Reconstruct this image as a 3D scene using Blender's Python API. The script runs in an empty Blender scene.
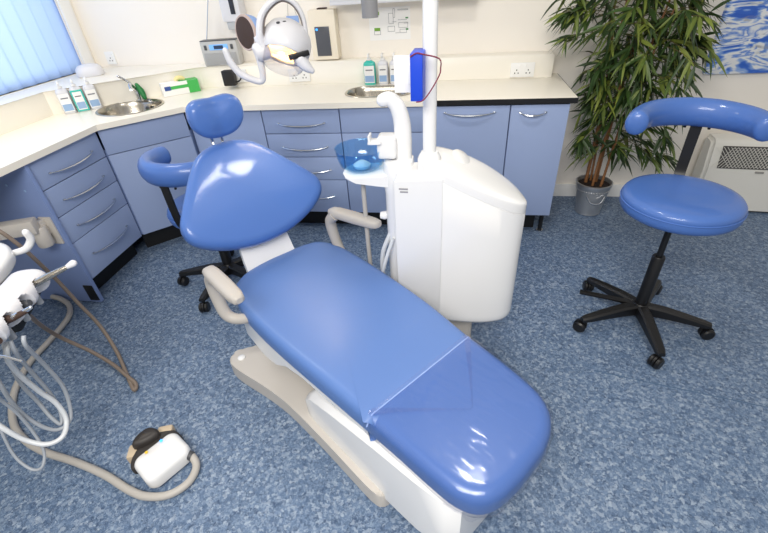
import bpy, bmesh, math, random
from mathutils import Vector, Matrix, geometry
import mathutils
PI = math.pi
random.seed(7)
scene = bpy.context.scene
COL = scene.collection

# ------------------------------------------------------------------ helpers
def lin(c):
    return tuple(((x/255)/12.92 if x/255 <= .04045 else ((x/255+.055)/1.055)**2.4) for x in c)

def mat(name, rgb, rough=.5, metal=0., coat=0., spec=.5, bump=None, noise=None, trans=0., emit=None, alpha=1., sss=0.):
    m = bpy.data.materials.new(name); m.use_nodes = True
    nt = m.node_tree; b = nt.nodes['Principled BSDF']
    c = lin(rgb) + (1,)
    b.inputs['Base Color'].default_value = c
    b.inputs['Roughness'].default_value = rough
    b.inputs['Metallic'].default_value = metal
    b.inputs['Coat Weight'].default_value = coat
    b.inputs['Coat Roughness'].default_value = .08
    b.inputs['Specular IOR Level'].default_value = spec
    b.inputs['Transmission Weight'].default_value = trans
    b.inputs['Alpha'].default_value = alpha
    if emit:
        b.inputs['Emission Color'].default_value = lin(emit[0]) + (1,)
        b.inputs['Emission Strength'].default_value = emit[1]
    if noise or bump:
        tc = nt.nodes.new('ShaderNodeTexCoord')
    if noise:                                   # (scale, amount): small colour variation of the thing itself
        n = nt.nodes.new('ShaderNodeTexNoise'); n.inputs['Scale'].default_value = noise[0]; n.inputs['Detail'].default_value = 4
        nt.links.new(tc.outputs['Object'], n.inputs['Vector'])
        mx = nt.nodes.new('ShaderNodeMix'); mx.data_type = 'RGBA'
        a = tuple(x*(1-noise[1]) for x in c[:3]) + (1,); d = tuple(min(1, x*(1+noise[1])) for x in c[:3]) + (1,)
        mx.inputs[6].default_value = a; mx.inputs[7].default_value = d
        nt.links.new(n.outputs['Fac'], mx.inputs[0]); nt.links.new(mx.outputs[2], b.inputs['Base Color'])
    if bump:
        n2 = nt.nodes.new('ShaderNodeTexNoise'); n2.inputs['Scale'].default_value = bump[0]; n2.inputs['Detail'].default_value = 3
        nt.links.new(tc.outputs['Object'], n2.inputs['Vector'])
        bp = nt.nodes.new('ShaderNodeBump'); bp.inputs['Strength'].default_value = bump[1]; bp.inputs['Distance'].default_value = .01
        nt.links.new(n2.outputs['Fac'], bp.inputs['Height']); nt.links.new(bp.outputs['Normal'], b.inputs['Normal'])
    return m

def finish(bm, angle=38):
    bmesh.ops.remove_doubles(bm, verts=bm.verts, dist=1e-6)
    bmesh.ops.recalc_face_normals(bm, faces=bm.faces)
    lim = math.radians(angle)
    for f in bm.faces: f.smooth = True
    for e in bm.edges:
        if len(e.link_faces) == 2: e.smooth = e.calc_face_angle(0) < lim
        else: e.smooth = True

def obj(name, bm, m, parent=None, angle=38, recalc=True):
    if recalc: finish(bm, angle)
    me = bpy.data.meshes.new(name); bm.to_mesh(me); bm.free()
    o = bpy.data.objects.new(name, me); COL.objects.link(o)
    if m: me.materials.append(m)
    if parent: o.parent = parent
    return o

def thing(name, label, cat, loc=(0, 0, 0), rz=0., group=None):
    o = bpy.data.objects.new(name, None); COL.objects.link(o)
    o.empty_display_size = .05
    o.location = loc; o.rotation_euler = (0, 0, rz)
    o['label'] = label; o['category'] = cat
    if group: o['group'] = group
    return o

def tag(o, label, cat, group=None):
    o['label'] = label; o['category'] = cat
    if group: o['group'] = group
    return o

def struct(name, bm, m, parent=None):
    o = obj(name, bm, m, parent); o['kind'] = 'structure'; return o

def copy_tree(o, parent=None):
    c = o.copy(); COL.objects.link(c)
    if parent: c.parent = parent
    for ch in list(o.children): copy_tree(ch, c)
    return c

B = bmesh.new

def bx(bm, c, s, rz=0., bev=0., M=None, seg=2):
    r = bmesh.ops.create_cube(bm, size=1)
    vs = r['verts']
    T = Matrix.Translation(Vector(c)) @ (M if M is not None else Matrix.Rotation(rz, 4, 'Z')) @ Matrix.Diagonal((s[0], s[1], s[2], 1))
    bmesh.ops.transform(bm, matrix=T, verts=vs)
    if bev:
        es = list({e for v in vs for e in v.link_edges})
        bmesh.ops.bevel(bm, geom=es, offset=bev, segments=seg, profile=.6, affect='EDGES')
    return bm

def smooth_path(pts, n=8):
    P = [Vector(p) for p in pts]
    if len(P) < 3: return P
    out = []
    for i in range(len(P)-1):
        p0 = P[max(i-1, 0)]; p1 = P[i]; p2 = P[i+1]; p3 = P[min(i+2, len(P)-1)]
        for k in range(n):
            t = k/n
            out.append(.5*((2*p1) + (-p0+p2)*t + (2*p0-5*p1+4*p2-p3)*t*t + (-p0+3*p1-3*p2+p3)*t**3))
    out.append(P[-1]); return out

def rings_to_bm(bm, rings, cap=True, closed=True):
    R = [[bm.verts.new(p) for p in r] for r in rings]
    n = len(R[0])
    for a, b in zip(R[:-1], R[1:]):
        for i in range(n if closed else n-1):
            j = (i+1) % n
            try: bm.faces.new((a[i], a[j], b[j], b[i]))
            except ValueError: pass
    if cap:
        for r in (R[0], R[-1]):
            try: bm.faces.new(r)
            except ValueError: pass
    return bm

def tube(bm, pts, r, seg=10, smooth=8, flat=1., round_end=False, up=None):
    P = smooth_path(pts, smooth) if smooth else [Vector(p) for p in pts]
    n = len(P)
    rr = r if isinstance(r, (list, tuple)) else [r]*2
    def rad(i):
        t = i/(n-1)*(len(rr)-1); k = min(int(t), len(rr)-2); return rr[k]+(rr[k+1]-rr[k])*(t-k)
    T0 = (P[1]-P[0]).normalized()
    N = Vector(up) if up else Vector((0, 0, 1))
    if abs(N.dot(T0)) > .95: N = Vector((1, 0, 0))
    N = (N - T0*N.dot(T0)).normalized()
    rings = []; T = T0
    frames = []
    for i in range(n):
        Tn = (P[min(i+1, n-1)]-P[max(i-1, 0)]).normalized()
        q = T.rotation_difference(Tn); N = (q @ N); N = (N - Tn*N.dot(Tn)).normalized(); T = Tn
        frames.append((P[i], T.copy(), N.copy(), rad(i)))
    if round_end:
        p, t, nn, ra = frames[0]
        fr = [(p - t*ra*math.sin(a), t, nn, ra*math.cos(a)) for a in (1.35, .9, .45)]
        p, t, nn, ra = frames[-1]
        fe = [(p + t*ra*math.sin(a), t, nn, ra*math.cos(a)) for a in (.45, .9, 1.35)]
        frames = fr + frames + fe
    for p, t, nn, ra in frames:
        b = t.cross(nn)
        rings.append([p + (nn*math.cos(2*PI*k/seg)*flat + b*math.sin(2*PI*k/seg))*ra for k in range(seg)])
    return rings_to_bm(bm, rings)

def lathe(bm, prof, c=(0, 0, 0), seg=28, M=None, sx=1., sy=1.):
    T = Matrix.Translation(Vector(c)) @ (M if M is not None else Matrix.Identity(4))
    rings = [[T @ Vector((max(r, 1e-4)*math.cos(2*PI*k/seg)*sx, max(r, 1e-4)*math.sin(2*PI*k/seg)*sy, z)) for k in range(seg)] for r, z in prof]
    return rings_to_bm(bm, rings)

def axis_M(d):
    return Vector(d).normalized().to_track_quat('Z', 'Y').to_matrix().to_4x4()

def prism(bm, poly, z0, z1, holes=(), bev=0.):
    loops = [list(poly)] + [list(h) for h in holes]
    flat = [p for l in loops for p in l]
    tris = geometry.tessellate_polygon([[Vector((p[0], p[1], 0)) for p in l] for l in loops])
    if not holes:
        lo = [bm.verts.new((p[0], p[1], z0)) for p in poly]; hi = [bm.verts.new((p[0], p[1], z1)) for p in poly]
        bm.faces.new(lo); bm.faces.new(hi); n = len(poly)
        for i in range(n): bm.faces.new((lo[i], lo[(i+1) % n], hi[(i+1) % n], hi[i]))
        if bev:
            es = [e for e in bm.edges if all(v in hi for v in e.verts)]
            bmesh.ops.bevel(bm, geom=es, offset=bev, segments=3, profile=.5, affect='EDGES')
        return bm
    lo = [bm.verts.new((p[0], p[1], z0)) for p in flat]; hi = [bm.verts.new((p[0], p[1], z1)) for p in flat]
    for t in tris:
        for L in (lo, hi):
            try: bm.faces.new([L[i] for i in t])
            except ValueError: pass
    k = 0
    for l in loops:
        n = len(l)
        for i in range(n):
            a, b = k+i, k+(i+1) % n
            bm.faces.new((lo[a], lo[b], hi[b], hi[a]))
        k += n
    return bm

def closed_curve(pts, n=6):
    """smooth closed outline through 2D points"""
    P = [Vector((p[0], p[1], 0)) for p in pts]; m = len(P); out = []
    for i in range(m):
        p0, p1, p2, p3 = P[i-1], P[i], P[(i+1) % m], P[(i+2) % m]
        for k in range(n):
            t = k/n
            q = .5*((2*p1) + (-p0+p2)*t + (2*p0-5*p1+4*p2-p3)*t*t + (-p0+3*p1-3*p2+p3)*t**3)
            out.append((q.x, q.y))
    return out

def offset_poly(P, d):
    n = len(P)
    area = sum(P[i][0]*P[(i+1) % n][1]-P[(i+1) % n][0]*P[i][1] for i in range(n))
    sg = 1 if area > 0 else -1
    out = []
    for i in range(n):
        a = Vector(P[i-1]); b = Vector(P[i]); c = Vector(P[(i+1) % n])
        t1 = (b-a); t2 = (c-b)
        if t1.length < 1e-9 or t2.length < 1e-9: out.append(tuple(b)); continue
        t1.normalize(); t2.normalize()
        n1 = Vector((-t1.y, t1.x))*sg; n2 = Vector((-t2.y, t2.x))*sg
        nn = (n1+n2); nn.normalize()
        k = min(1/max(nn.dot(n1), .3), 2.)
        q = b + nn*d*k
        out.append((q.x, q.y))
    return out

def cushion(bm, outline, thick, rnd=.03, crown=.012, f=None, centre=None, under=.6):
    """padded slab over an outline: rounded edges, slightly domed top; f maps (x,y,h) to 3D"""
    n = len(outline)
    cx = centre or (sum(p[0] for p in outline)/n, sum(p[1] for p in outline)/n)
    f = f or (lambda x, y, h: (x, y, h))
    prof = []
    for k in range(5):                        # lower edge
        a = -PI/2 + (PI/2)*k/4
        prof.append((rnd*under*(1-math.cos(a)), rnd*under*(1+math.sin(a))))
    for k in range(6):
        a = (PI/2)*k/5
        prof.append((rnd*(1-math.cos(a)), thick-rnd+rnd*math.sin(a)))
    rings = []
    low = offset_poly(outline, prof[0][0])
    for s in (.05, .5, .85):
        rings.append([f(cx[0]+(p[0]-cx[0])*s, cx[1]+(p[1]-cx[1])*s, 0) for p in low])
    for d, h in prof:
        rings.append([f(p[0], p[1], h) for p in offset_poly(outline, d)])
    top = offset_poly(outline, prof[-1][0])
    for s in (.94, .85, .72, .56, .4, .25, .12, .03):
        rings.append([f(cx[0]+(p[0]-cx[0])*s, cx[1]+(p[1]-cx[1])*s, thick+crown*(1-s*s)) for p in top])
    return rings_to_bm(bm, rings)

def rrect(w, h, r, n=5, c=(0, 0)):
    out = []
    for qx, qy, a0 in ((1, 1, 0), (-1, 1, PI/2), (-1, -1, PI), (1, -1, 1.5*PI)):
        for k in range(n+1):
            a = a0 + (PI/2)*k/n
            out.append((c[0]+qx*(w/2-r)+r*math.cos(a), c[1]+qy*(h/2-r)+r*math.sin(a)))
    return out

# ------------------------------------------------------------------ materials
M_wall   = mat('wall paint', (243, 237, 227), .7, noise=(3, .015), bump=(60, .03))
M_trim   = mat('white gloss trim', (240, 240, 238), .35)
M_ledge  = mat('cream laminate', (244, 239, 227), .38, noise=(4, .01))
M_worktop= mat('cream worktop laminate', (246, 240, 226), .3, noise=(40, .012))
M_cab    = mat('blue melamine', (150, 167, 203), .42, noise=(2.5, .02))
M_cabb   = mat('blue melamine carcass', (126, 146, 192), .5, noise=(2.5, .02))
M_black  = mat('black plastic', (16, 16, 18), .42)
M_kick   = mat('black plinth', (10, 10, 11), .5)
M_chrome = mat('brushed chrome', (205, 208, 212), .22, 1.)
M_steel  = mat('stainless steel', (190, 184, 172), .25, 1., noise=(8, .12))
M_vinyl  = mat('blue vinyl upholstery', (70, 108, 178), .46, coat=.45, spec=.4, bump=(140, .012), noise=(5, .03))
M_vinyl2 = mat('blue vinyl under clear cover', (72, 106, 170), .4, coat=.3, bump=(9, .12), noise=(5, .03))
M_vseat  = mat('blue vinyl seat', (82, 117, 178), .42, coat=.04, spec=.8, bump=(140, .012), noise=(5, .03))
M_white  = mat('white enamel', (234, 234, 234), .25, coat=.3)
M_wplast = mat('white plastic', (218, 218, 222), .38)
M_beige  = mat('warm grey plastic', (198, 192, 184), .4, noise=(6, .02))
M_beige2 = mat('grey arm pad', (178, 173, 167), .5, bump=(120, .03))
M_grey   = mat('grey plastic', (128, 128, 130), .4)
M_dgrey  = mat('dark grey plastic', (70, 72, 76), .4)
M_brown  = mat('dark brown plastic', (62, 44, 36), .7)
M_hose   = mat('grey hose rubber', (176, 172, 166), .5)
M_hoseb  = mat('brown hose rubber', (134, 120, 108), .5)
M_cable  = mat('white tubing', (206, 210, 214), .35)
M_cableg = mat('pale grey tubing', (160, 166, 174), .4)
M_teal   = mat('teal liquid plastic', (60, 190, 175), .25, coat=.3)
M_green  = mat('green plastic', (26, 120, 58), .4)
M_lgreen = mat('bright green card', (66, 180, 84), .5)
M_blueb  = mat('blue card', (24, 70, 205), .35)
M_paper  = mat('white paper', (244, 243, 240), .7)
M_band   = mat('maroon elastic', (120, 30, 60), .6)
M_lblue  = mat('pale blue print', (150, 180, 215), .6)
M_pblue  = mat('pale blue sheet', (140, 170, 220), .6)
M_ink    = mat('grey print', (120, 122, 128), .7)
M_cream  = mat('cream enamel', (236, 226, 206), .4)
M_silver = mat('galvanised metal', (205, 205, 205), .32, .8, noise=(20, .1))
M_soil   = mat('dark soil', (38, 26, 20), .9, bump=(60, .6))
M_cane   = mat('bamboo cane', (140, 96, 58), .6, noise=(18, .25))
M_heater = mat('pale enamel heater', (226, 224, 216), .4)
M_grille = mat('dark grille', (70, 68, 66), .6)
M_radio  = mat('silver plastic', (186, 186, 184), .4, noise=(30, .03))
M_lcd    = mat('blue lcd', (120, 170, 225), .3, emit=((110, 170, 240), .35))
M_lens   = mat('lit lamp lens', (255, 225, 170), .3, emit=((255, 205, 130), 9.))
M_led    = mat('blue indicator light', (60, 150, 255), .3, emit=((60, 150, 255), 1.5))

def leaf_mat():
    m = bpy.data.materials.new('bamboo leaf'); m.use_nodes = True; nt = m.node_tree
    b = nt.nodes['Principled BSDF']; b.inputs['Roughness'].default_value = .45
    g = nt.nodes.new('ShaderNodeNewGeometry'); cr = nt.nodes.new('ShaderNodeValToRGB')
    cr.color_ramp.elements[0].color = lin((26, 46, 20))+(1,); cr.color_ramp.elements[1].color = lin((126, 138, 60))+(1,)
    e = cr.color_ramp.elements.new(.55); e.color = lin((58, 84, 36))+(1,)
    nt.links.new(g.outputs['Random Per Island'], cr.inputs['Fac']); nt.links.new(cr.outputs['Color'], b.inputs['Base Color'])
    return m
M_leaf = leaf_mat()

def floor_mat():
    m = bpy.data.materials.new('blue flecked vinyl'); m.use_nodes = True; nt = m.node_tree
    b = nt.nodes['Principled BSDF']; b.inputs['Roughness'].default_value = .55
    tc = nt.nodes.new('ShaderNodeTexCoord')
    def vor(scale, cols, rnd=1.):
        nz = nt.nodes.new('ShaderNodeTexNoise'); nz.inputs['Scale'].default_value = scale*.9; nz.inputs['Detail'].default_value = 2
        nt.links.new(tc.outputs['Object'], nz.inputs['Vector'])
        mxv = nt.nodes.new('ShaderNodeMix'); mxv.data_type = 'RGBA'; mxv.blend_type = 'LINEAR_LIGHT'; mxv.inputs[0].default_value = .012
        nt.links.new(tc.outputs['Object'], mxv.inputs[6]); nt.links.new(nz.outputs['Color'], mxv.inputs[7])
        v = nt.nodes.new('ShaderNodeTexVoronoi'); v.inputs['Scale'].default_value = scale; v.inputs['Randomness'].default_value = rnd
        nt.links.new(mxv.outputs[2], v.inputs['Vector'])
        sp = nt.nodes.new('ShaderNodeSeparateColor'); nt.links.new(v.outputs['Color'], sp.inputs['Color'])
        cr = nt.nodes.new('ShaderNodeValToRGB'); cr.color_ramp.interpolation = 'LINEAR'
        els = cr.color_ramp.elements
        for i, (p, c) in enumerate(cols):
            if i < 2: els[i].position = p; els[i].color = lin(c)+(1,)
            else: e = els.new(p); e.color = lin(c)+(1,)
        nt.links.new(sp.outputs[0], cr.inputs['Fac']); return cr.outputs['Color']
    c1 = vor(95, FL1)
    c2 = vor(150, FL2)
    mx = nt.nodes.new('ShaderNodeMix'); mx.data_type = 'RGBA'; mx.inputs[0].default_value = .45
    nt.links.new(c1, mx.inputs[6]); nt.links.new(c2, mx.inputs[7]); nt.links.new(mx.outputs[2], b.inputs['Base Color'])
    return m
FL1 = [(0, (44, 64, 94)), (1, (168, 180, 194)), (.3, (76, 99, 130)), (.7, (102, 124, 152))]
FL2 = [(0, (52, 74, 104)), (1, (146, 163, 182)), (.5, (93, 115, 145))]
M_floor = floor_mat()

def blind_mat():
    m = bpy.data.materials.new('pale blue blind fabric'); m.use_nodes = True; nt = m.node_tree
    nt.nodes.remove(nt.nodes['Principled BSDF'])
    d = nt.nodes.new('ShaderNodeBsdfDiffuse'); t = nt.nodes.new('ShaderNodeBsdfTranslucent'); mx = nt.nodes.new('ShaderNodeMixShader')
    d.inputs['Color'].default_value = lin((176, 200, 240))+(1,); t.inputs['Color'].default_value = lin((178, 204, 246))+(1,)
    mx.inputs[0].default_value = .55
    nt.links.new(d.outputs[0], mx.inputs[1]); nt.links.new(t.outputs[0], mx.inputs[2])
    nt.links.new(mx.outputs[0], nt.nodes['Material Output'].inputs['Surface']); return m
M_blind = blind_mat()

def clear_mat(name, tint, gloss=.12, rough=.08, bump=None):
    m = bpy.data.materials.new(name); m.use_nodes = True; nt = m.node_tree
    nt.nodes.remove(nt.nodes['Principled BSDF'])
    t = nt.nodes.new('ShaderNodeBsdfTransparent'); t.inputs['Color'].default_value = tint+(1,)
    g = nt.nodes.new('ShaderNodeBsdfGlossy'); g.inputs['Roughness'].default_value = rough
    lw = nt.nodes.new('ShaderNodeLayerWeight'); lw.inputs['Blend'].default_value = .5; fr = nt.nodes.new('ShaderNodeMath'); fr.operation = 'POWER'; fr.inputs[1].default_value = 4.; nt.links.new(lw.outputs['Facing'], fr.inputs[0]); f2 = nt.nodes.new('ShaderNodeMath'); f2.operation = 'MULTIPLY'; f2.inputs[1].default_value = .55; nt.links.new(fr.outputs[0], f2.inputs[0])
    mx = nt.nodes.new('ShaderNodeMixShader')
    ad = nt.nodes.new('ShaderNodeMath'); ad.operation = 'ADD'; ad.inputs[1].default_value = gloss; ad.use_clamp = True
    nt.links.new(f2.outputs[0], ad.inputs[0]); nt.links.new(ad.outputs[0], mx.inputs[0])
    nt.links.new(t.outputs[0], mx.inputs[1]); nt.links.new(g.outputs[0], mx.inputs[2])
    if bump:
        tc = nt.nodes.new('ShaderNodeTexCoord'); n2 = nt.nodes.new('ShaderNodeTexNoise'); n2.inputs['Scale'].default_value = bump[0]
        mp = nt.nodes.new('ShaderNodeMapping'); mp.inputs['Scale'].default_value = (1, 2.5, 1)
        nt.links.new(tc.outputs['Object'], mp.inputs['Vector']); nt.links.new(mp.outputs[0], n2.inputs['Vector'])
        bp = nt.nodes.new('ShaderNodeBump'); bp.inputs['Strength'].default_value = bump[1]; bp.inputs['Distance'].default_value = .02
        nt.links.new(n2.outputs['Fac'], bp.inputs['Height']); nt.links.new(bp.outputs['Normal'], g.inputs['Normal']); nt.links.new(bp.outputs['Normal'], lw.inputs['Normal'])
    nt.links.new(mx.outputs[0], nt.nodes['Material Output'].inputs['Surface']); return m
M_sleeve = clear_mat('clear plastic sleeve', (.97, .97, .99), .03, .10, (6, .32))
M_glassb = clear_mat('blue glass', (.62, .82, .97), .05, .05)
M_shield = clear_mat('clear lamp shield', (.93, .93, .95), .05, .1)
M_pane   = clear_mat('window glass', (.95, .97, .97), .0, .02)

def art_mat():
    m = bpy.data.materials.new('abstract painting'); m.use_nodes = True; nt = m.node_tree
    b = nt.nodes['Principled BSDF']; b.inputs['Roughness'].default_value = .5
    tc = nt.nodes.new('ShaderNodeTexCoord'); mp = nt.nodes.new('ShaderNodeMapping')
    mp.inputs['Rotation'].default_value = (0, .85, 0); mp.inputs['Scale'].default_value = (1.8, 1, 6.)
    nt.links.new(tc.outputs['Object'], mp.inputs['Vector'])
    def ns(scale, dist, seed):
        n = nt.nodes.new('ShaderNodeTexNoise'); n.noise_dimensions = '4D'; n.inputs['W'].default_value = seed
        n.inputs['Scale'].default_value = scale; n.inputs['Distortion'].default_value = dist; n.inputs['Detail'].default_value = 3
        nt.links.new(mp.outputs[0], n.inputs['Vector']); return n.outputs['Fac']
    def ramp(src, cols):
        cr = nt.nodes.new('ShaderNodeValToRGB'); els = cr.color_ramp.elements
        for i, (p, c) in enumerate(cols):
            if i < 2: els[i].position = p; els[i].color = lin(c)+(1,)
            else: e = els.new(p); e.color = lin(c)+(1,)
        nt.links.new(src, cr.inputs['Fac']); return cr.outputs['Color']
    c1 = ramp(ns(1.9, 1.6, 3.), [(.36, (44, 92, 190)), (.66, (222, 226, 230)), (.43, (52, 104, 200)), (.48, (140, 172, 222)), (.51, (228, 230, 232)), (.56, (226, 228, 230)), (.60, (84, 132, 210))])
    f2 = ramp(ns(2.6, .8, 9.), [(.60, (0, 0, 0)), (.70, (255, 255, 255))])
    mx = nt.nodes.new('ShaderNodeMix'); mx.data_type = 'RGBA'
    nt.links.new(f2, mx.inputs[0]); nt.links.new(c1, mx.inputs[6]); mx.inputs[7].default_value = lin((150, 150, 152))+(1,)
    nt.links.new(mx.outputs[2], b.inputs['Base Color']); return m
M_art = art_mat()

# ------------------------------------------------------------------ room
WB, WL = 3.20, -2.70                     # back and left wall faces
struct('floor', bx(B(), (.2, 1.2, -.05), (6.2, 4.4, .1)), M_floor)
struct('wall_back', bx(B(), (.2, WB+.05, 1.75), (6.0, .1, 3.5)), M_wall)
wl = B()
WY0, WY1, WZ0, WZ1 = .35, 3.06, 1.041, 2.3
bx(wl, (WL-.05, 1.2, WZ0/2), (.1, 4.4, WZ0)); bx(wl, (WL-.05, 1.2, (WZ1+3.5)/2), (.1, 4.4, 3.5-WZ1))
bx(wl, (WL-.05, (WY1+3.4)/2, (WZ0+WZ1)/2), (.1, 3.4-WY1, WZ1-WZ0)); bx(wl, (WL-.05, (WY0-1)/2, (WZ0+WZ1)/2), (.1, WY0+1, WZ1-WZ0))
struct('wall_left', wl, M_wall)
w = B()
for y in (WY0+.02, (WY0+WY1)/2, WY1-.02): bx(w, (WL-.08, y, (WZ0+WZ1)/2), (.04, .04, WZ1-WZ0))
for z in (WZ0+.02, WZ1-.02): bx(w, (WL-.08, (WY0+WY1)/2, z), (.04, WY1-WY0, .04))
win = struct('window_1', w, M_trim)
g = obj('pane', bx(B(), (WL-.085, (WY0+WY1)/2, (WZ0+WZ1)/2), (.006, WY1-WY0-.05, WZ1-WZ0-.05)), M_pane, win)
g['kind'] = 'structure'
tr = B(); bx(tr, (WL+.008, WY1+.055, 1.67), (.016, .10, 1.26), bev=.004)
struct('trim_1', tr, M_trim)
struct('baseboard_back', bx(B(), (1.95, WB-.008, .05), (2.5, .016, .10), bev=.004), M_trim)
# welded joint between two sheets of the floor vinyl
struct('trim_2', bx(B(), (1.46, 1.24, .0005), (1.6, .004, .001), rz=math.radians(-12)), mat('floor weld', (70, 98, 128), .5))

# vertical louvre blind in the window
bl = B(); y = WY0; prof = []
while y < WY1-.001:
    y2 = min(y+.108, WY1)
    prof += [(WL-.030, y), (WL-.012, (y+y2)/2), (WL-.008, y2)]; y = y2
lo_v = [bl.verts.new((x, yy, WZ0+.002)) for x, yy in prof]; hi_v = [bl.verts.new((x, yy, WZ1-.03)) for x, yy in prof]
for a in range(len(prof)-1): bl.faces.new((lo_v[a], lo_v[a+1], hi_v[a+1], hi_v[a]))
vb = thing('vertical_blind', 'closed pale blue vertical louvre blind filling the window', 'blind', (0, 0, 0))
obj('louvres', bl, M_blind, vb)
obj('headrail', bx(B(), (WL-.02, (WY0+WY1)/2, WZ1-.02), (.04, WY1-WY0-.02, .035), bev=.004), M_trim, vb)

# ------------------------------------------------------------------ worktops and ledge
sink_c = (-2.05, 2.565); SR = .19
hole1 = [(sink_c[0]+SR*math.cos(2*PI*k/40), sink_c[1]+SR*math.sin(2*PI*k/40)) for k in range(40)]
sink2_c = (-.46, 2.815)
hole2 = rrect(.42, .27, .12, 8, sink2_c)
wt = B()
prism(wt, [(-2.02, -.55), (-2.02, 2.195), (-1.675, 2.545), (-.112, 2.568), (-.112, 3.195), (-2.695, 3.195), (-2.695, -.55)], .868, .9, (hole1, hole2))
tag(obj('worktop', wt, M_worktop), 'long cream worktop running round the corner and holding both sinks', 'worktop')
t = thing('worktop', 'short cream worktop with black front edge above the right-hand cupboards', 'worktop', (0, 0, 0))
obj('slab', bx(B(), (.288, 2.885, .890), (.796, .62, .02), bev=.003), M_worktop, t)
e_ = B(); bx(e_, (.288, 2.5755, .882), (.796, .005, .03)); bx(e_, (.6885, 2.885, .882), (.005, .62, .03)); bx(e_, (.288, 2.885, .873), (.79, .61, .012))
o = obj('edge_strip', e_, M_black, t); o['label'] = 'black edging'
lg = B()
prism(lg, [(-2.49, -.55), (-2.49, 2.42), (-1.78, 3.045), (-.98, 3.07), (.60, 3.07), (.63, 3.08), (.63, WB-.002), (WL+.002, WB-.002), (WL+.002, -.55)], .9005, 1.04, bev=.012)
tag(obj('splashback_ledge', lg, M_ledge), 'boxed cream splashback ledge along the wall behind the worktops', 'ledge')

def basin(name, label, hole, c, depth):
    t = thing(name, label, 'sink', (c[0], c[1], .9))
    L = [(p[0]-c[0], p[1]-c[1]) for p in hole]
    rings = []
    for d, z in ((-.014, .001), (-.012, .004), (.0, .004), (.006, -.004), (.012, -.03), (.02, -depth*.6), (.035, -depth*.9), (.06, -depth), ):
        rings.append([(p[0], p[1], z) for p in offset_poly(L, d)])
    for s in (.4, .12): rings.append([(p[0]*s, p[1]*s, -depth-.004) for p in L])
    bm = B(); rings_to_bm(bm, rings, cap=False); bm.faces.new([bm.verts.new((p[0]*.12, p[1]*.12, -depth-.0041)) for p in L])
    # outer skin so that the bowl has thickness
    obj('bowl', bm, M_steel, t)
    obj('drain', lathe(B(), [(.0, .0), (.03, .0), (.034, .004), (.034, .006), (.02, .004), (0, .002)], (0, 0, -depth), 20), M_chrome, t)
    d = obj('overflow', lathe(B(), [(0, 0), (.014, 0), (.014, .004), (0, .005)], (0, (max(p[1] for p in L)-.035), -.05), 16, axis_M((0, -1, .2))), M_dgrey, t)
    return t
basin('round_sink', 'round stainless steel sink set in the corner worktop', hole1, sink_c, .13)
basin('oval_sink', 'oblong stainless steel sink set in the back worktop behind the spittoon', hole2, sink2_c, .14)

# ------------------------------------------------------------------ cabinets
def bow_handle(bm, x, z, L, ang=0.):
    pts = []
    for k in range(9):
        u = -1+2*k/8
        pts.append((x+u*L/2, -.006-.026*(1-u*u)**.7, z-.012*(1-u*u)))
    tube(bm, pts, [.003, .007, .0085, .007, .003], 8, 4, flat=.7)
    for s in (-1, 1): bx(bm, (x+s*L*.47, -.003, z), (.014, .01, .008), bev=.002)

ZB = .15
def cabinet(name, label, loc, rz, w, fronts, body=None, leg=False, depth=.56, top=.866):
    t = thing(name, label, 'cabinet', loc, rz, {'drawer_cabinet': 'four-drawer cabinets', 'cupboard': 'single-door cupboards'}.get(name, 'sink cupboards'))
    bm = B()
    if body: prism(bm, body, ZB, top)
    else: bx(bm, (w/2, .02+depth/2, (ZB+top)/2), (w-.002, depth, top-ZB))
    obj('body', bm, M_cabb, t)
    if leg:
        obj('plinth', bx(B(), (w/2-.03, .12, .075), (w-.08, .03, .149)), M_kick, t)
        f = obj('foot', lathe(B(), [(.0, 0), (.022, 0), (.022, .008), (.014, .012), (.014, .149), (0, .149)], (w-.035, .06, 0.001), 14), M_kick, t)
        obj('foot_cap', lathe(B(), [(0, 0), (.0235, 0), (.0235, .012), (0, .012)], (w-.035, .06, .0005), 14), M_chrome, t)
    else:
        obj('plinth', bx(B(), (w/2, .115, .076), (w, .03, .149)), M_kick, t)
    for kind, x0, x1, z0, z1, hx, hz, hl in fronts:
        d = obj(kind, bx(B(), ((x0+x1)/2, .009, (z0+z1)/2), (x1-x0-.005, .018, z1-z0-.005), bev=.0015), M_cab, t)
        if hl:
            h = B(); bow_handle(h, hx, hz, hl)
            obj('handle', h, M_chrome, d)
    return t
ZT = .862
def drawers(w, hl):
    zs = [ZB, .395, .555, .71, ZT]
    out = []
    for i in range(4):
        hz = zs[i+1]-(.085 if i else .115)
        out.append(('drawer', 0, w, zs[i], zs[i+1], w/2, hz, hl))
    return out
cabinet('drawer_cabinet', 'blue four-drawer cabinet under the window worktop beside the knee space', (-2.05, 1.71, 0), PI/2, .495, drawers(.495, .33))
A = Vector((-2.05, 2.21)); wA = .509
R45 = lambda x, y: ((x-A.x)*.7071+(y-A.y)*.7071, -(x-A.x)*.7071+(y-A.y)*.7071)
bodyA = [R45(*p) for p in ((-2.062, 2.222), (-1.702, 2.584), (-1.702, 3.14), (-2.63, 3.14), (-2.63, 2.222))]
cabinet('corner_cabinet', 'blue angled corner cupboard under the round sink with a plain top panel', (A.x, A.y, 0), PI/4, wA,
        [('false_front', .004, wA-.004, .71, ZT, 0, 0, 0), ('door', .004, wA-.004, ZB, .71, 0, 0, 0)], body=bodyA, top=.74)
cabinet('cupboard', 'blue handleless cupboard behind the headrest, left of the back-wall drawers', (-1.685, 2.585, 0), 0, .50, [('door', 0, .5, ZB, ZT, .12, .80, 0)])
cabinet('drawer_cabinet', 'blue four-drawer cabinet on the back wall below the operating light', (-1.183, 2.585, 0), 0, .50, drawers(.50, .315))
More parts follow.
